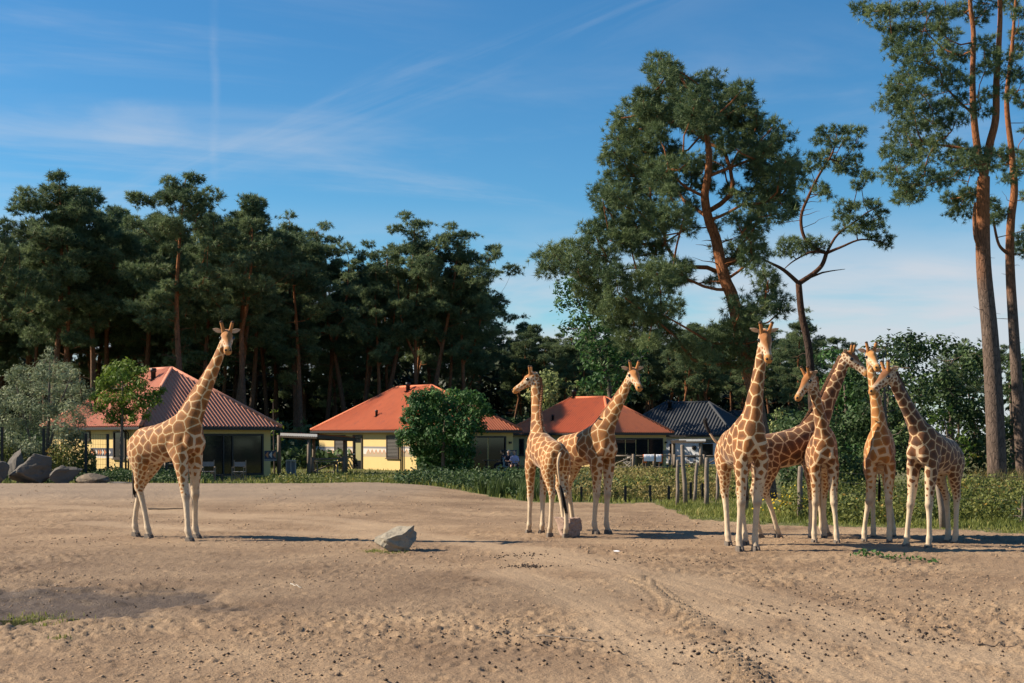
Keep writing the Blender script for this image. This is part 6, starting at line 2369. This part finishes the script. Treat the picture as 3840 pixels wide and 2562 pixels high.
leafy('shrub', 'small fresh shoot rising between the first two red roofs', 'shrub', None, 74.0, 1030, [([(1030, 1800), (1026, 1640), (1024, 1500)], [.05, .035, .012])],
      [(1024, 1500, 12), (1026, 1540, 16), (1010, 1580, 16), (1040, 1585, 16), (1025, 1620, 20), (1055, 1640, 16), (1060, 1600, 12), (1000, 1610, 14)], M['chestnut'], 200, .2, .07, 331, .6, shell=.1)
leafy('young_pine_bush', 'small round bluish pine bush at the right edge of the grass', 'shrub', None, 30.5, 3835, [([(3835, 1985), (3836, 1860)], [.05, .02])],
      [(3835, 1880, 22), (3815, 1905, 26), (3855, 1910, 26), (3800, 1935, 24), (3835, 1940, 30), (3870, 1940, 24), (3850, 1965, 24), (3815, 1960, 20)], M['hedge'], 900, .12, .02, 332, .5, shell=.1)


# ---------------------------------------------------------------- grass, rushes and brambles
def blades(name, label, X, Y, hgts, mat, seed, wid=0.012, bend=0.35, base_z=None):
    rng = np.random.default_rng(seed)
    n = len(X)
    z0 = hgt(X, Y) - 0.03 if base_z is None else base_z
    a = rng.random(n) * 6.28
    d = np.stack([np.cos(a), np.sin(a), np.zeros(n)], -1)
    w = np.stack([-np.sin(a + .6), np.cos(a + .6), np.zeros(n)], -1) * (wid * (.6 + .8 * rng.random(n)))[:, None]
    B = np.stack([X, Y, z0], -1)
    h_ = hgts[:, None]
    bd = bend * (.3 + rng.random((n, 1)))
    Mx = B + d * h_ * bd * .3 + Zv * h_ * .6
    T = B + d * h_ * bd + Zv * h_
    V = np.stack([B - w, B + w, Mx + w * .8, T, Mx - w * .8], 1).reshape(-1, 3)
    o = 5 * np.arange(n)[:, None]
    t = np.clip(.45 + .5 * fbm(X * .7, Y * .7, 3) + .22 * rng.standard_normal(n), 0, 1)
    return link(name, mesh_np(name, V, [np.concatenate([o, o + 1, o + 2, o + 4], 1), np.concatenate([o + 4, o + 2, o + 3], 1)], mat, False, {'tone': np.repeat(t, 5)}), None, label, None, None, 'stuff')


rg = np.random.default_rng(55)
# turf strip right of the posts
n = 60000
px_ = rg.uniform(2440, 4300, n)
D_ = rg.uniform(27, 41, n)
X, Y = (px_ - CX) / F * D_, D_
g_ = grass_side(X, Y)
k = (g_ > 0) & (g_ < 7)
X, Y, g_ = X[k], Y[k], g_[k]
hh = (.05 + .10 * smooth01(g_, 0, 2.5) + .12 * np.maximum(0, fbm(X * .8, Y * .8, 3))) * (.5 + rg.random(len(X)))
blades('grass', 'short green grass of the strip right of the wooden posts', X, Y, hh, M['grass'], 1, .010)
# tall dry grass under the right pines
n = 9000
px_ = rg.uniform(3640, 4300, n)
D_ = rg.uniform(34, 50, n)
X, Y = (px_ - CX) / F * D_, D_
k = grass_side(X, Y) > 1.2
X, Y = X[k], Y[k]
blades('tall_grass', 'tall dry yellow grass below the right pines', X, Y, (.45 + .6 * rg.random(len(X))), M['dry_herb'], 2, .010, .3)
# lawn and bank in front of the houses
n = 44000
px_ = rg.uniform(-400, 2800, n)
D_ = 40.5 * (86 / 40.5) ** rg.random(n)
X, Y = (px_ - CX) / F * D_, D_
k = grass_side(X, Y) > 0.1
X, Y = X[k], Y[k]
hh = (.12 + .26 * np.maximum(0, fbm(X * .4, Y * .4, 3) + .1)) * (.5 + rg.random(len(X)))
blades('lawn_grass', 'rough grass of the bank and lawn before the houses', X, Y, hh, M['grass'], 3, .022)


def scrub(name, label, px0, px1, D0, D1, n, hmax, mat, seed, L, Wd, side=0.4, droop=0.0, gap=0.0):
    rng = np.random.default_rng(seed)
    pxs = rng.uniform(px0, px1, n)
    Ds = rng.uniform(D0, D1, n)
    X, Y = (pxs - CX) / F * Ds, Ds
    lump = fbm(X * .55 + seed, Y * .55, 3)
    k = (grass_side(X, Y) > side) & (lump > gap - .25)
    X, Y, lump = X[k], Y[k], lump[k]
    ht = hmax * np.clip(.45 + 1.0 * lump + .25 * rng.random(len(X)), .12, 1.2)
    Z_ = hgt(X, Y) + ht * rng.random(len(X)) ** .75
    C = np.stack([X, Y, Z_], -1)
    nn = rand_unit(rng, len(X)) + np.array([-.1, -.4, .6])
    tone = .42 + .8 * fbm(X * 1.3 + 4, Y * 1.3 + Z_, 2) + .2 * rng.standard_normal(len(X))
    V, Fq, t = leaves(C, nn, L, Wd, rng, tone, droop)
    return link(name, mesh_np(name, V, Fq, mat, False, {'tone': t}), None, label, None, None, 'stuff')


scrub('bramble_scrub', 'bramble scrub with yellowing leaves behind the group of giraffes', 2930, 4300, 31, 40, 38000, .95, M['bramble'], 61, .085, .06, 1.6)
scrub('herb_bank', 'dry yellow and green herbs on the bank behind the middle pair', 2120, 2860, 42.2, 58, 26000, 1.05, M['dry_herb'], 62, .14, .035, .6)
scrub('herb_bank', 'green leafy weeds mixed into the bank behind the middle pair', 2050, 2860, 42, 58, 16000, 1.0, M['bramble'], 63, .11, .07, .5, gap=.15)
scrub('ditch_weeds', 'dark green weeds filling the ditch between the sand bank and the second house', 1480, 2320, 43.5, 60, 24000, .85, M['hedge'], 64, .13, .08, .5)
scrub('bank_weeds', 'leafy weeds along the top of the sand bank before the left houses', 1000, 1900, 52, 64, 13000, .45, M['bramble'], 65, .11, .06, .6, gap=.1)
scrub('fence_weeds', 'dark weeds along the foot of the tall left fence', -100, 800, 53, 60, 26000, .75, M['hedge'], 66, .13, .07, .6)
scrub('fence_shrubs', 'bushy growth behind the tall left fence', -150, 360, 57, 62, 16000, 2.1, M['bramble'], 67, .16, .09, .6)
# rushes in the ditch
n = 5000
px_ = rg.uniform(1780, 2080, n)
D_ = rg.uniform(42.5, 49, n)
X, Y = (px_ - CX) / F * D_, D_
k = (grass_side(X, Y) > .2) & (fbm(X * .9, Y * .9, 2) > -.12)
blades('rushes', 'bright green rushes standing in the ditch left of the middle pair', X[k], Y[k], .3 + .45 * rg.random(k.sum()), M['rush'], 4, .016, .2)
# ragwort
fl = []
for (px, py, m_) in ((2930, 1880, 26), (2985, 1900, 36), (2900, 1860, 16), (3030, 1890, 20), (2875, 1890, 12), (2960, 1850, 14), (3300, 1940, 10), (3440, 1930, 10)):
    g = P(px, py, 34.0)
    fl.append(np.array(tuple(g)) + rg.standard_normal((m_, 3)) * np.array([.28, .4, .12]))
C = np.concatenate(fl)
V, Fq, t = leaves(C, rand_unit(rg, len(C)) + np.array([0, -.5, .8]), .06, .055, rg, rg.random(len(C)))
link('ragwort', mesh_np('ragwort', V, Fq, M['flower'], False, {'tone': t}), None, 'yellow ragwort flowers in the grass behind the giraffe group', None, None, 'stuff')


# ---------------------------------------------------------------- small things on the sand
def twig(label, pts, r, cat, name, mat):
    mb = MB()
    q = resample([(p.x, p.y, p.z) for p in pts], 12)
    z = ground_z(q[:, 0], q[:, 1])
    q[:, 2] = z + r * 1.2
    mb.tube(q, np.linspace(r, r * .4, 12), 6)
    return mb.build(name, mat, None, True, label=label, cat=cat)


twig('long bare stick lying on the sand at the lower middle', [G(2010, 2383), G(2120, 2392), G(2240, 2405)], .012, 'stick', 'stick', M['wood'])
twig('thin dark twig on the sand near the lower right corner', [G(3665, 2420), G(3740, 2421), G(3820, 2424)], .010, 'stick', 'stick', M['dark_wood'])
twig('dark stick lying on the sand behind the lone giraffe', [G(555, 1924), G(620, 1925), G(700, 1923)], .025, 'stick', 'stick', M['dark_wood'])
twig('short bleached stick on the sand left of centre', [G(1090, 2196), G(1110, 2203), G(1130, 2210)], .010, 'stick', 'stick', M['pale_wood'])
mb = MB()
g = G(2312, 2070)
gz2 = float(ground_z(np.array([g.x]), np.array([g.y]))[0])
mb.add([(g.x - .07, g.y, gz2 + .003), (g.x + .07, g.y - .02, gz2 + .003), (g.x + .05, g.y + .10, gz2 + .012), (g.x - .05, g.y + .09, gz2 + .008), (g.x + .0, g.y + .04, gz2 + .022)],
       [], [(0, 1, 4), (1, 2, 4), (2, 3, 4), (3, 0, 4), (0, 3, 2), (0, 2, 1)])
mb.build('crumpled_paper', M['white_cloth'], None, False, label='crumpled white scrap lying on the sand below the middle pair', cat='scrap')
# browsed leafy branch on the ground
root = thing('leafy_branch', G(3290, 2100), 'fallen leafy green branch on the sand before the group', 'branch')
q = np.array([tuple(G(x, y)) for x, y in ((3225, 2090), (3270, 2085), (3320, 2100), (3400, 2105), (3490, 2112))])
q = resample(q, 16)
q[:, 2] = ground_z(q[:, 0], q[:, 1]) + .03
mb = MB()
mb.tube(q, np.linspace(.010, .004, 16), 5)
mb.build('stem', M['dark_wood'], root)
n = 150
ci = rg.integers(0, 16, n)
C = q[ci] + rg.standard_normal((n, 3)) * np.array([.09, .14, .03])
C[:, 2] = np.abs(C[:, 2] - q[ci, 2]) + q[ci, 2]
V, Fq, t = leaves(C, rand_unit(rg, n) + np.array([0, 0, 1]), .075, .045, rg, .5 + .25 * rg.standard_normal(n))
b = np.array(tuple(root.location))
link('foliage', mesh_np('branch_leaves', V - b, Fq, M['robinia'], False, {'tone': t}), root)
# moss and grass at the boulder and by the puddle
fx = []
for (px, py, m_, sx_, sy_) in ((1400, 2072, 220, .10, .12), (1480, 2078, 90, .18, .04), (120, 2300, 200, .22, .14), (215, 2395, 40, .07, .05), (180, 2330, 80, .2, .1)):
    g = G(px, py)
    fx.append(np.stack([g.x + sx_ * rg.standard_normal(m_), g.y + sy_ * rg.standard_normal(m_)], -1))
fx = np.concatenate(fx)
blades('grass_tufts', 'small tufts of grass by the boulder and in the wet hollow', fx[:, 0], fx[:, 1], .02 + .045 * rg.random(len(fx)), M['grass'], 9, .005, .5, ground_z(fx[:, 0], fx[:, 1]) - .005)
